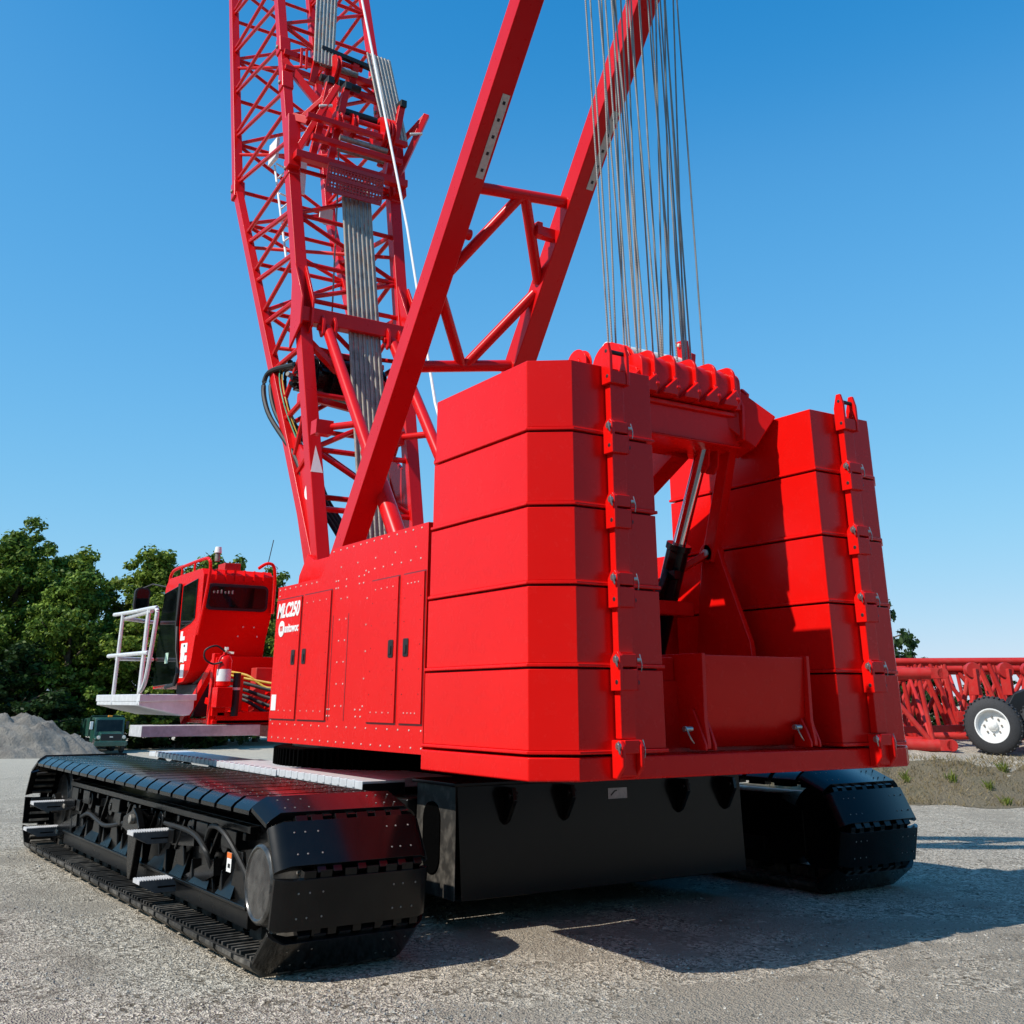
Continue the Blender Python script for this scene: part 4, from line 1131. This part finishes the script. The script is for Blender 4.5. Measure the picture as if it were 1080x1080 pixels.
path(bm, [(3.98, 16.3, 3.36), (4.1, 16.2, 3.42), (4.24, 15.9, 3.36)], 0.014, mi=1); mk('mirror', bm, [GLASS, MATTE], cab, 0.006)
bm = B()
Z = CX0 - 0.028
def dec(y0, y1, z0, z1, mi=0): box(bm, (CX0 - 0.006, y0, z0), (CX0 - 0.0005, y1, z1), mi)
for y0, y1, z0, z1 in ((14.72, 14.82, 2.56, 2.68), (14.62, 14.72, 2.56, 2.61), (14.46, 14.74, 2.40, 2.52), (14.56, 14.72, 2.27, 2.40), (14.44, 14.54, 2.29, 2.36), (14.52, 14.68, 2.08, 2.25)): dec(y0, y1, z0, z1)
dec(14.56, 14.62, 2.47, 2.50, 1); dec(14.6, 14.76, 2.265, 2.28, 1)
mk('cab_sticker', bm, [WHITE, ORANGE], cab)
bm = B(); box(bm, (CX0 - 0.026, 15.25, 2.28), (CX0 - 0.0225, 15.40, 2.42)); mk('door_sticker', bm, simple('pale_green_label', (0.45, 0.6, 0.45), 0.5), cab)
# cab support, platform
bm = B()
box(bm, (4.22, 13.35, 1.52), (4.30, 13.45, 2.35)); bar(bm, (4.28, 13.4, 2.3), (4.22, 14.4, 1.55), 0.08, 0.10)
box(bm, (4.30, 13.30, 1.53), (5.4, 13.42, 1.67)); box(bm, (4.25, 13.3, 1.53), (5.4, 14.6, 1.58)); box(bm, (4.62, 14.1, 1.6), (5.4, 14.25, 2.35))
bar(bm, (4.7, 13.40, 1.62), (4.45, 14.2, 1.80), 0.08, 0.08); box(bm, (5.0, 13.4, 1.67), (5.2, 13.6, 1.9))
mk('cab_support', bm, RED, crane, 0.01)
bm = B(); path(bm, curve([(4.36, 14.6, 1.98), (4.38, 14.35, 2.06), (4.42, 14.2, 2.14), (4.6, 14.12, 2.17)], 4), 0.03); box(bm, (4.32, 14.3, 1.6), (4.6, 15.2, 2.0)); mk('cab_underside', bm, MATTE, crane, 0.02)
bm = B()
prism(bm, [(3.45, 1.74), (3.45, 1.86), (4.12, 1.86), (4.12, 1.70), (4.08, 1.63), (4.0, 1.62)], 'y', 13.66, 15.9)
prism(bm, [(3.445, 1.785), (3.445, 1.87), (4.14, 1.87), (4.14, 1.80)], 'y', 13.63, 15.95)
plat = mk('cab_platform', bm, ALU, crane, 0.008)
bm = B()
PX = 3.46
def rr_(pts, r=0.026): path(bm, pts, r)
rr_(curve([(PX, 15.55, 2.915), (PX, 14.6, 2.89), (PX, 13.5, 2.87), (PX, 13.36, 2.84), (PX, 13.33, 2.74), (PX, 13.45, 2.2), (PX, 13.55, 1.98), (PX, 13.75, 1.88)], 6))
rr_([(PX, 15.05, 2.90), (PX, 15.05, 1.76)]); rr_([(PX, 13.72, 2.87), (PX, 13.72, 1.76)]); rr_([(PX, 15.6, 2.37), (PX, 13.52, 2.345)])
rr_([(PX + 0.04, 13.9, 2.85), (PX + 0.04, 13.9, 1.8)]); rr_([(PX + 0.01, 13.62, 2.84), (PX + 0.04, 15.1, 2.84), (4.15, 15.98, 2.86)])
rr_([(PX + 0.04, 15.3, 2.33), (4.15, 15.95, 2.35)])
mk('handrail', bm, ALU, plat)
bm = B(); box(bm, (3.42, 13.28, 1.395), (4.86, 13.84, 1.52)); mk('access_step', bm, ALUDUST, crane, 0.006)
for i, (mt, z) in enumerate(((YELLOW, 2.06), (MATTE, 2.0), (MATTE, 1.92), (MATTE, 1.85), (YELLOW, 2.1), (MATTE, 1.8))):
    bm = B(); path(bm, curve([(4.62, 13.9, z + 0.05), (4.75, 13.6, z), (5.0, 13.3, z - 0.06 - 0.02 * i), (5.2, 12.9, z + (0.35 if i == 4 else -0.1))]), 0.014 if mt is YELLOW else 0.022); mk('hydraulic_hose', bm, mt, crane)
bm = B(); box(bm, (4.9, 13.7, 1.5), (5.5, 13.9, 2.2)); tube(bm, (4.62, 13.5, 1.6), (4.62, 13.5, 2.1), 0.05, seg=12); mk('valve_panel', bm, [REDOLD], crane, 0.01)
# small red latches hanging from the mast foot seen over the counterweight
for x in (5.35, 5.85):
    bm = B(); bar(bm, (x, 9.4, 5.2), (x + 0.02, 9.5, 4.7), 0.09, 0.05); bar(bm, (x + .02, 9.5, 4.72), (x + 0.04, 9.52, 4.62), 0.05, 0.06, mi=1)
    bm.free()

# fire extinguisher hung on the cab support: a thing of its own
fe = thing('fire_extinguisher', 'red fire extinguisher with black hose hung on the bracket behind the cab', 'fire extinguisher', (4.32, 13.22, 1.98))
bm = B(); lathe(bm, (4.32, 13.22, 1.96), (0, 0, 1), [(0, 0.075), (0.01, 0.085), (0.30, 0.085), (0.35, 0.065), (0.375, 0.03), (0.40, 0.028)], 24)
mk('cylinder_body', bm, RED, fe)
bm = B(); lathe(bm, (4.32, 13.22, 2.02), (0, 0, 1), [(0, 0.0865), (0.14, 0.0865)], 24); mk('label', bm, WHITE, fe)
bm = B(); bar(bm, (4.32, 13.22, 2.36), (4.30, 13.1, 2.40), 0.02, 0.03); bar(bm, (4.32, 13.22, 2.36), (4.40, 13.15, 2.35), 0.02, 0.025); tube(bm, (4.32, 13.22, 2.33), (4.32, 13.22, 2.42), 0.02, seg=10); mk('valve_handle', bm, GALV, fe)
bm = B(); path(bm, curve([(4.30, 13.2, 2.37), (4.18, 13.18, 2.43), (4.06, 13.2, 2.38), (4.06, 13.2, 2.28), (4.16, 13.2, 2.22), (4.26, 13.15, 2.24)], 6), 0.012); mk('hose', bm, MATTE, fe)
bm = B(); box(bm, (4.24, 13.30, 1.62), (4.40, 13.40, 2.3)); box(bm, (4.225, 13.12, 1.72), (4.415, 13.32, 1.95)); mk('extinguisher_bracket', bm, RED, crane, 0.006)
bm = B(); tube(bm, (4.50, 13.25, 1.62), (4.50, 13.25, 2.12), 0.045, seg=14); tube(bm, (4.50, 13.25, 1.92), (4.50, 13.25, 1.95), 0.05, seg=14, mi=1); mk('filter_canister', bm, [MATTE, GALV], crane)

# ------------------------------------------------------------------ lattice boom sections stored on the right
def lattice(name, p, d, length, wd, ht, label, rc=0.105, nb=4, old=REDOLD):
    """boom insert lying along d from p (lower near corner at its right-hand end), wd to the rear, ht up"""
    p = V(p); d = V(d).normalized(); b = V((-d.y, d.x, 0)).normalized()
    if b.dot(FW) < 0: b = -b
    t = thing(name, label, 'boom section', tuple(p), 'spare lattice boom sections')
    u = V((0, 0, 1))
    for k, (dw, dh) in enumerate(((0, 0), (wd, 0), (0, ht), (wd, ht))):
        a = p + b * dw + u * (dh + rc); e = a + d * length
        bm = B(); tube(bm, a, e, rc, seg=16)
        for q, sg in ((a, -1), (e, 1)):
            for off in (-0.09, 0.09):
                c = q + d * sg * 0.10 + b * off
                bar(bm, q + b * off - d * sg * 0.02, q + d * sg * 0.22 + b * off, 0.05, 0.21)
                tube(bm, q + d * sg * 0.22 + b * (off - 0.025), q + d * sg * 0.22 + b * (off + 0.025), 0.115, seg=18)
        mk('chord', bm, old, t, 0.006)
    bm = B(); rl = 0.055
    A = lambda dw, dh, x: p + b * dw + u * (dh + rc) + d * x
    for i in range(nb):
        x0, x1 = length * i / nb + 0.12, length * (i + 1) / nb - 0.05
        for dw in (0, wd):
            if i % 2 == 0: tube(bm, A(dw, 0, x0), A(dw, ht, x1), rl, seg=10)
            else: tube(bm, A(dw, ht, x0), A(dw, 0, x1), rl, seg=10)
            tube(bm, A(dw, 0, x0), A(dw, ht, x0 + 0.15), rl * 0.9, seg=10)
        for dh in (0, ht):
            if i % 2 == 0: tube(bm, A(0, dh, x0), A(wd, dh, x1), rl * 0.9, seg=10)
            else: tube(bm, A(wd, dh, x0), A(0, dh, x1), rl * 0.9, seg=10)
        tube(bm, A(0, 0, x0), A(wd, ht, x0), rl * 0.8, seg=10)
    tube(bm, A(0, 0, length - .05), A(0, ht, length - .05), rl, seg=10); tube(bm, A(wd, 0, length - .05), A(wd, ht, length - .05), rl, seg=10)
    mk('lacing', bm, old, t)
    return t
def ztop(s, th): return g(s, th)
dL = (-RT * 0.985 + FW * 0.17)
pA = loc(8.95, 23.4); pA.z = g(8.95, 23.4)
lattice('boom_section', pA, dL, 6.2, 1.9, 1.42, 'nearest red lattice boom section, its chord ends beside the white wheel', 0.12, 5)
pB = loc(14.2, 26.2); pB.z = g(14.2, 26.2)
lattice('boom_section', pB, dL, 8.0, 1.9, 1.50, 'red lattice boom section lying directly behind the white wheeled trailer', 0.09, 7)
pD = loc(12.9, 25.0); pD.z = g(12.9, 25.0) + 0.04
lattice('boom_section', pD, dL, 5.2, 0.9, 1.62, 'red lattice boom section whose lugged ends stand above the white wheel', 0.075, 8)
pC = loc(17.0, 29.5); pC.z = g(17, 29.5)
lattice('boom_section', pC, dL, 9.0, 1.9, 1.75, 'rearmost red lattice boom section behind the other stored sections', 0.09, 8)

# trailer with white wheels
tw = thing('boom_trailer', 'wheeled red boom trailer with white rims and black mudguard at the right edge', 'trailer', tuple(loc(10.9, 23.0, g(10.9, 23))))
def wheel(s, th, r=0.56, wd=0.36):
    c = loc(s, th); c.z = g(s, th) + r - 0.02
    ax = (FW * 0.85 + RT * 0.53).normalized()
    bm = B()
    lathe(bm, c - ax * wd / 2, ax, [(0, r * 0.60), (0.0, r * 0.72), (0.03, r * 0.9), (0.07, r * 0.985), (0.10, r), (wd - 0.10, r), (wd - 0.05, r * 0.96), (wd, r * 0.75), (wd, r * 0.55)], 44, cap=(False, True))
    for k in range(36):
        a = 2 * PI * k / 36
        p_, q_, x, y, z = frame(c, c + ax)
        dd = x * math.cos(a) + y * math.sin(a)
        bar(bm, c - ax * wd * 0.42 + dd * r * 1.0, c - ax * wd * 0.08 + dd * r * 1.004, 0.035, 0.03, up=tuple(dd))
        a += PI / 36; dd = x * math.cos(a) + y * math.sin(a)
        bar(bm, c + ax * wd * 0.08 + dd * r * 1.0, c + ax * wd * 0.42 + dd * r * 1.004, 0.035, 0.03, up=tuple(dd))
    wv = mk('wheel', bm, TYRE, tw, 0.01)
    bm = B()
    lathe(bm, c - ax * (wd / 2 + 0.005), ax, [(0.0, r * 0.60), (0.0, r * 0.56), (0.05, r * 0.53), (0.12, r * 0.50), (0.13, r * 0.2), (0.08, r * 0.17), (0.04, r * 0.1), (0.03, 0.01)], 36, cap=(False, True))
    for k in range(8):
        a = 2 * PI * k / 8; p_, q_, x, y, z = frame(c, c + ax); dot(bm, c - ax * (wd / 2 - 0.12) + (x * math.cos(a) + y * math.sin(a)) * r * 0.3, -ax, 0.025, 0.03, 1)
    mk('rim', bm, [WHITE, DUSTSTEEL], wv)
    return c
c1 = wheel(9.97, 23.05); c2 = wheel(11.0, 22.75); 
bm = B(); a = loc(10.05, 23.9, g(10.05, 23.9) + 0.62); bar(bm, a, a + RT * 4.5 - FW * 0.5, 0.2, 0.22); bar(bm, a + FW * 1.2, a + RT * 4.5 + FW * 0.7, 0.2, 0.22); tube(bm, c1, c1 + (FW * 0.85 + RT * 0.53) * 1.7, 0.08, seg=12)
bar(bm, a - RT * 2.6 + FW * .6 - V((0, 0, .3)), a + V((0, 0, -.2)), 0.12, 0.14)
for dx in (-0.2, 0.5, 1.0):
    bar(bm, a + RT * dx - FW * 0.5 + V((0, 0, .45)), a + RT * dx - FW * 0.5 + V((0, 0, 0.98)), 0.22, 0.1); tube(bm, a + RT * dx - FW * 0.56 + V((0, 0, .95)), a + RT * dx - FW * .42 + V((0, 0, .95)), 0.16, seg=18)
mk('chassis', bm, REDOLD, tw, 0.01)
bm = B(); c = c1 + RT * 0.66 + FW * 0.30
prism(bm, [(-0.35, -0.25), (0.75, -0.25), (0.75, 0.72), (0.25, 0.72), (-0.05, 0.62), (-0.28, 0.3)], 'y', -0.12, 0.12, 0, M.Translation(c) @ M.Rotation(math.atan2(RT.y, RT.x), 4, 'Z'))
mk('mudguard', bm, MATTE, tw, 0.02)

# ------------------------------------------------------------------ gravel pile and dump truck
bm = B()
def pile_h(x, y):
    r1 = math.hypot(x * 0.8, y) / 7.0; r2 = math.hypot((x - 6.5) * 0.85, y + 0.5) / 5.2; r3 = math.hypot((x + 8) * 0.7, y) / 6.5
    h = max(0, 1 - r1) * 3.3, max(0, 1 - r2) * 3.35, max(0, 1 - r3) * 3.0
    v = max(h)
    v = min(v, 2.55 + 0.15 * hsh(x * 1.2, y))
    if v > 0.05:
        v += 0.45 * mnoise.noise(V((x * 0.5, y * 0.5, 1.0))) * min(1, v) + 0.22 * mnoise.noise(V((x * 1.4, y * 1.4, 4.0))) + 0.10 * mnoise.noise(V((x * 3.2, y * 3.2, 7.0)))
    return v + (0.16 * hsh(x * 2.2, y * 2.6) + 0.07 * hsh(x * 6, y * 5.3)) * (1 if v > 0.05 else 0) - 0.12
rows = []
for i in range(160):
    rows.append([])
    for j in range(100):
        x = -15 + 30 * i / 159; y = -9 + 18 * j / 99
        s, t = -39.0 + x, 73.5 + y
        rows[-1].append(bm.verts.new(loc(s, t, g(s, t) + pile_h(x, y))))
for a, b in zip(rows, rows[1:]):
    for j in range(99): bm.faces.new((a[j], a[j + 1], b[j + 1], b[j]))
o = mk('gravel_pile', bm, PILE, smooth=False); o.data.shade_smooth()
tag(o, 'grey heap of sand and gravel in front of the trees at the left edge', 'gravel pile')

dt_p = loc(-30.3, 84.0); dt_p.z = g(-30.3, 84)
tk = thing('dump_truck', 'old dark green dump truck parked in front of the trees, seen past the crane cab', 'dump truck', tuple(dt_p))
TM = M.Translation(dt_p) @ M.Rotation(math.atan2(RT.y, RT.x) + R(30), 4, 'Z')      # local x right, y away; the truck faces the camera (-y)
def tb(bm, lo, hi, mi=0): box(bm, lo, hi, mi, TM)
bm = B(); prism(bm, [(-0.2, 1.15), (0.0, 2.45), (1.45, 2.5), (1.5, 0.75), (-0.2, 0.7)], 'x', -1.08, 1.08, 0, TM); prism(bm, [(-1.2, 1.40), (-0.2, 1.5), (-0.2, 0.7), (-1.2, 0.75)], 'x', -0.78, 0.78, 0, TM); prism(bm, [(-1.15, 1.02), (-0.95, 1.14), (-0.1, 1.16), (0.1, 0.9), (-0.02, 0.8), (-0.2, 1.0), (-0.8, 1.0), (-1.0, 0.8)], 'x', -1.12, 1.12, 0, TM); tb(bm, (-1.15, -1.35, 0.5), (1.15, -1.2, 0.85))
bodyo = mk('truck_cab', bm, TRUCKGREEN, tk, 0.06)
bm = B(); tb(bm, (-0.72, -1.25, 0.92), (0.72, -1.21, 1.35)); tb(bm, (-0.12, -1.27, 1.1), (0.12, -1.255, 1.18), 1); mk('grille', bm, [MATTE, GALV], tk)
bm = B(); prism(bm, [(-0.20, 1.50), (-0.06, 2.3), (-0.03, 2.3), (-0.17, 1.50)], 'x', -0.92, 0.92, 0, TM); mk('windscreen', bm, GLASS, tk)
bm = B(); prism(bm, [(0.15, 1.6), (0.25, 2.3), (1.1, 2.3), (1.1, 1.6)], 'x', -1.10, -1.075, 0, TM); mk('door_window', bm, GLASS, tk)
for x in (-0.9, 0.9):
    bm = B(); lathe(bm, TM @ V((x, -1.21, 1.12)), TM.to_3x3() @ V((0, -1, 0)), [(0, .13), (0.04, .13), (0.06, 0.05)], 16); mk('headlight', bm, GALV, tk)
for x in (-1.3, 1.3):
    bm = B(); tb(bm, (x - 0.12, -0.1, 1.65), (x + 0.1, 0.0, 2.2)); mk('mirror', bm, WHITE if x < 0 else MATTE, tk, 0.02)
bm = B(); tb(bm, (-0.15, 0.1, 2.5), (0.15, 0.35, 2.62)); mk('beacon', bm, AMBER, tk, 0.02)
bm = B(); prism(bm, [(1.8, 1.1), (5.4, 1.1), (5.6, 2.3), (1.75, 2.45), (1.2, 2.6), (1.2, 2.55), (1.7, 2.4)], 'x', -1.2, 1.2, 0, TM); tb(bm, (-0.5, -1.0, 0.55), (0.5, 5.4, 0.8)); mk('dump_bed', bm, TRUCKGREEN, tk, 0.03)
for x, y in ((-0.95, -0.45), (0.95, -0.45), (-0.95, 3.2), (0.95, 3.2), (-0.95, 4.4), (0.95, 4.4)):
    bm = B(); c = TM @ V((x, y, 0.5)); ax = TM.to_3x3() @ V((1, 0, 0)); lathe(bm, c - ax * 0.16, ax, [(0, .28), (0.0, .42), (0.05, .5), (0.27, .5), (0.32, .42), (0.32, .28)], 28, cap=(False, False))
    wv = mk('wheel', bm, TYRE, tk); bm = B(); lathe(bm, c - ax * 0.165, ax, [(0, .28), (0.03, .2), (0.04, .02), (0.29, .02), (0.30, .2), (0.33, .28)], 24, cap=(False, False)); mk('rim', bm, DUSTSTEEL, wv)

# ------------------------------------------------------------------ trees
def tree_proto(h, rad, seed, mt, clumps, per, leaf, low=0.12):
    rnd = random.Random(seed)
    tr = B()
    path(tr, curve([(0, 0, -0.5), (0.15, 0.1, h * 0.2), (-0.1, 0.1, h * 0.45), (0.1, 0, h * 0.8)], 4), [h * 0.022 * (1 - 0.055 * i) for i in range(13)], 10)
    cr = B()
    cents = []
    nb = 26
    for k in range(nb):
        z = h * (low + (0.95 - low) * (k + 0.5) / nb)
        t = (z / h - low) / (1 - low)
        prof = (math.sin(PI * min(1, (t + 0.10) ** 0.8)) ** 0.6) * (1 - 0.25 * t)
        a = k * 2.4 + rnd.uniform(-.4, .4)
        ln = rad * prof * rnd.uniform(0.62, 1.08)
        e = V((math.cos(a) * ln, math.sin(a) * ln, z + rnd.uniform(0.0, 0.1) * h))
        s = V((0, 0, max(h * 0.12, z - ln * 0.45)))
        path(tr, curve([s, s.lerp(e, .5) + V((0, 0, .3)), e], 3), [0.13, 0.11, 0.09, 0.07, 0.05, 0.04, 0.03], 6)
        m = clumps // nb
        for j in range(m):
            f = rnd.uniform(0.25, 1.0) ** 0.7
            p = s.lerp(e, f) + V((rnd.gauss(0, .13), rnd.gauss(0, .13), rnd.gauss(0, .10))) * rad
            cents.append((p, rnd.uniform(0.55, 1.2)))
    for j in range(int(clumps * 0.06)):
        cents.append((V((rnd.gauss(0, .16) * rad, rnd.gauss(0, .16) * rad, h * rnd.uniform(0.86, 1.0))), 0.7))
    for c, k in cents:
        R0 = 0.105 * rad * k
        n = int(per * k)
        for _ in range(n):
            d = V((rnd.gauss(0, 1), rnd.gauss(0, 1), rnd.gauss(0, 0.62)))
            if d.length < 1e-3: continue
            d = d.normalized() * R0 * rnd.uniform(0.35, 1.15)
            p = c + d
            nrm = (d.normalized() * 0.7 + V((rnd.uniform(-1, 1), rnd.uniform(-1, 1), rnd.uniform(-0.2, 1)))).normalized()
            x = nrm.orthogonal().normalized(); x = M.Rotation(rnd.uniform(0, 2 * PI), 3, nrm) @ x; y = nrm.cross(x)
            l = leaf * rnd.uniform(0.6, 1.25)
            v = [cr.verts.new(p + x * l), cr.verts.new(p + y * l * 0.55), cr.verts.new(p - x * l), cr.verts.new(p - y * l * 0.55)]
            cr.faces.new(v)
    return tr, cr
PROT = {}
def tree(kind, s, th, h, rot, label, sx=1.0, name='tree'):
    base, mt, args = KINDS[kind]
    p = loc(s, th); p.z = g(s, th) - 0.1
    t = thing(name, label, 'tree', tuple(p), 'trees around the yard')
    if kind not in PROT:
        tr, cr = tree_proto(*args)
        a = mk('trunk', tr, BARK, None, keep_origin=True); b = mk('crown', cr, mt, None, keep_origin=True, smooth=False)
        PROT[kind] = (a, b); new = (a, b)
    else:
        new = tuple(o.copy() for o in PROT[kind])
        for o in new: col.objects.link(o)
    k = h / base
    for o in new:
        o.parent = t; o.location = (0, 0, 0); o.rotation_euler = (0, 0, rot); o.scale = (k * sx, k * sx, k)
    return t
KINDS = {
    'a': (20, LEAF, (20, 8.0, 3, LEAF, 420, 105, 0.24, 0.08)),
    'b': (16, LEAF, (16, 6.5, 11, LEAF, 360, 100, 0.22, 0.06)),
    'y': (15, LEAFY, (15, 6.0, 23, LEAFY, 320, 95, 0.21, 0.06)),
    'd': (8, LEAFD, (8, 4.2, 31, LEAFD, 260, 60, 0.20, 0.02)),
}
tree('a', -44.5, 96, 17.6, 0.4, 'tallest leafy green tree rising behind the gravel pile', 1.12)
tree('a', -56.5, 96, 15.8, 2.1, 'broad green tree at the left picture edge behind the pile', 1.2)
tree('b', -51.0, 90, 14.5, 1.2, 'lower green tree in front of the tall one at the left edge', 1.2)
tree('b', -37.5, 92, 14.0, 3.0, 'round green tree between the tall tree and the dump truck', 1.15)
tree('y', -34.0, 101, 16.6, 0.2, 'yellowish green tree standing behind the handrail of the cab', 1.15)
tree('b', -28.3, 104, 16.0, 5.2, 'green tree with pointed tops above the cab mirror', 1.0)
tree('y', -31.0, 93, 12.0, 2.2, 'low yellowish bush-like tree behind the dump truck', 1.3)
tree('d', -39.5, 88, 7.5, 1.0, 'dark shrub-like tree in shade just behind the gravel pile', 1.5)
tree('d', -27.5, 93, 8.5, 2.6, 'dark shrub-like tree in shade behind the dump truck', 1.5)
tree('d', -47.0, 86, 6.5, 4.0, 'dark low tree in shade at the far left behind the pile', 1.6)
tree('b', -24.3, 106, 15.0, 0.9, 'green tree just visible above the cab roof', 1.0)
tree('y', -18.6, 100, 12.6, 4.1, 'green tree top showing between the cab and the boom foot', 1.1)
tree('y', -40.8, 99, 16.3, 1.9, 'light green tree filling the line between the tall tree and the mirror', 1.2)
tree('b', -31.2, 108, 16.2, 0.6, 'dark green tree whose top rises beside the cab roof rail', 1.15)
tree('y', -25.5, 99, 13.6, 5.0, 'light green tree directly behind the crane cab', 1.2)
tree('a', -21.5, 112, 13.4, 3.3, 'green tree hidden behind the red machinery housing', 1.0)
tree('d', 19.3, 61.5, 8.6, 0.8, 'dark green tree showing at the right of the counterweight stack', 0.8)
tree('y', 19.0, 58.0, 4.6, 0.3, 'small yellow-leaved tree just below the dark tree on the right', 0.55)
for i, (s, t, h, k) in enumerate(((-59, 62, 15, 'a'), (-68, 72, 16, 'b'), (-70, 58, 15, 'a'))):  # out of view, added to give the cab glass a reflection
    tree(k, s, t, h, i * 1.9 + 0.3, 'unseen tree added left of the view for the cab glass to reflect, %s of three' % ['nearest', 'middle one', 'farthest'][i], 1.3)
for i, (s, t, h, k) in enumerate(((-24, -24, 12, 'b'), (-14, -27, 14, 'a'), (-4, -25, 12.5, 'b'), (7, -27, 14, 'a'), (17, -24, 13, 'b'), (27, -22, 14, 'a'), (37, -17, 13, 'b'), (-34, -20, 13, 'a'))):  # unseen row, added to keep low sky light off the rear faces
    tree(k, s, t, h, i * 0.9, ('unseen tree added behind the camera to block low sky light, number %s from the left' % ['two', 'three', 'four', 'five', 'six', 'seven', 'eight', 'one'][i]), 1.25)
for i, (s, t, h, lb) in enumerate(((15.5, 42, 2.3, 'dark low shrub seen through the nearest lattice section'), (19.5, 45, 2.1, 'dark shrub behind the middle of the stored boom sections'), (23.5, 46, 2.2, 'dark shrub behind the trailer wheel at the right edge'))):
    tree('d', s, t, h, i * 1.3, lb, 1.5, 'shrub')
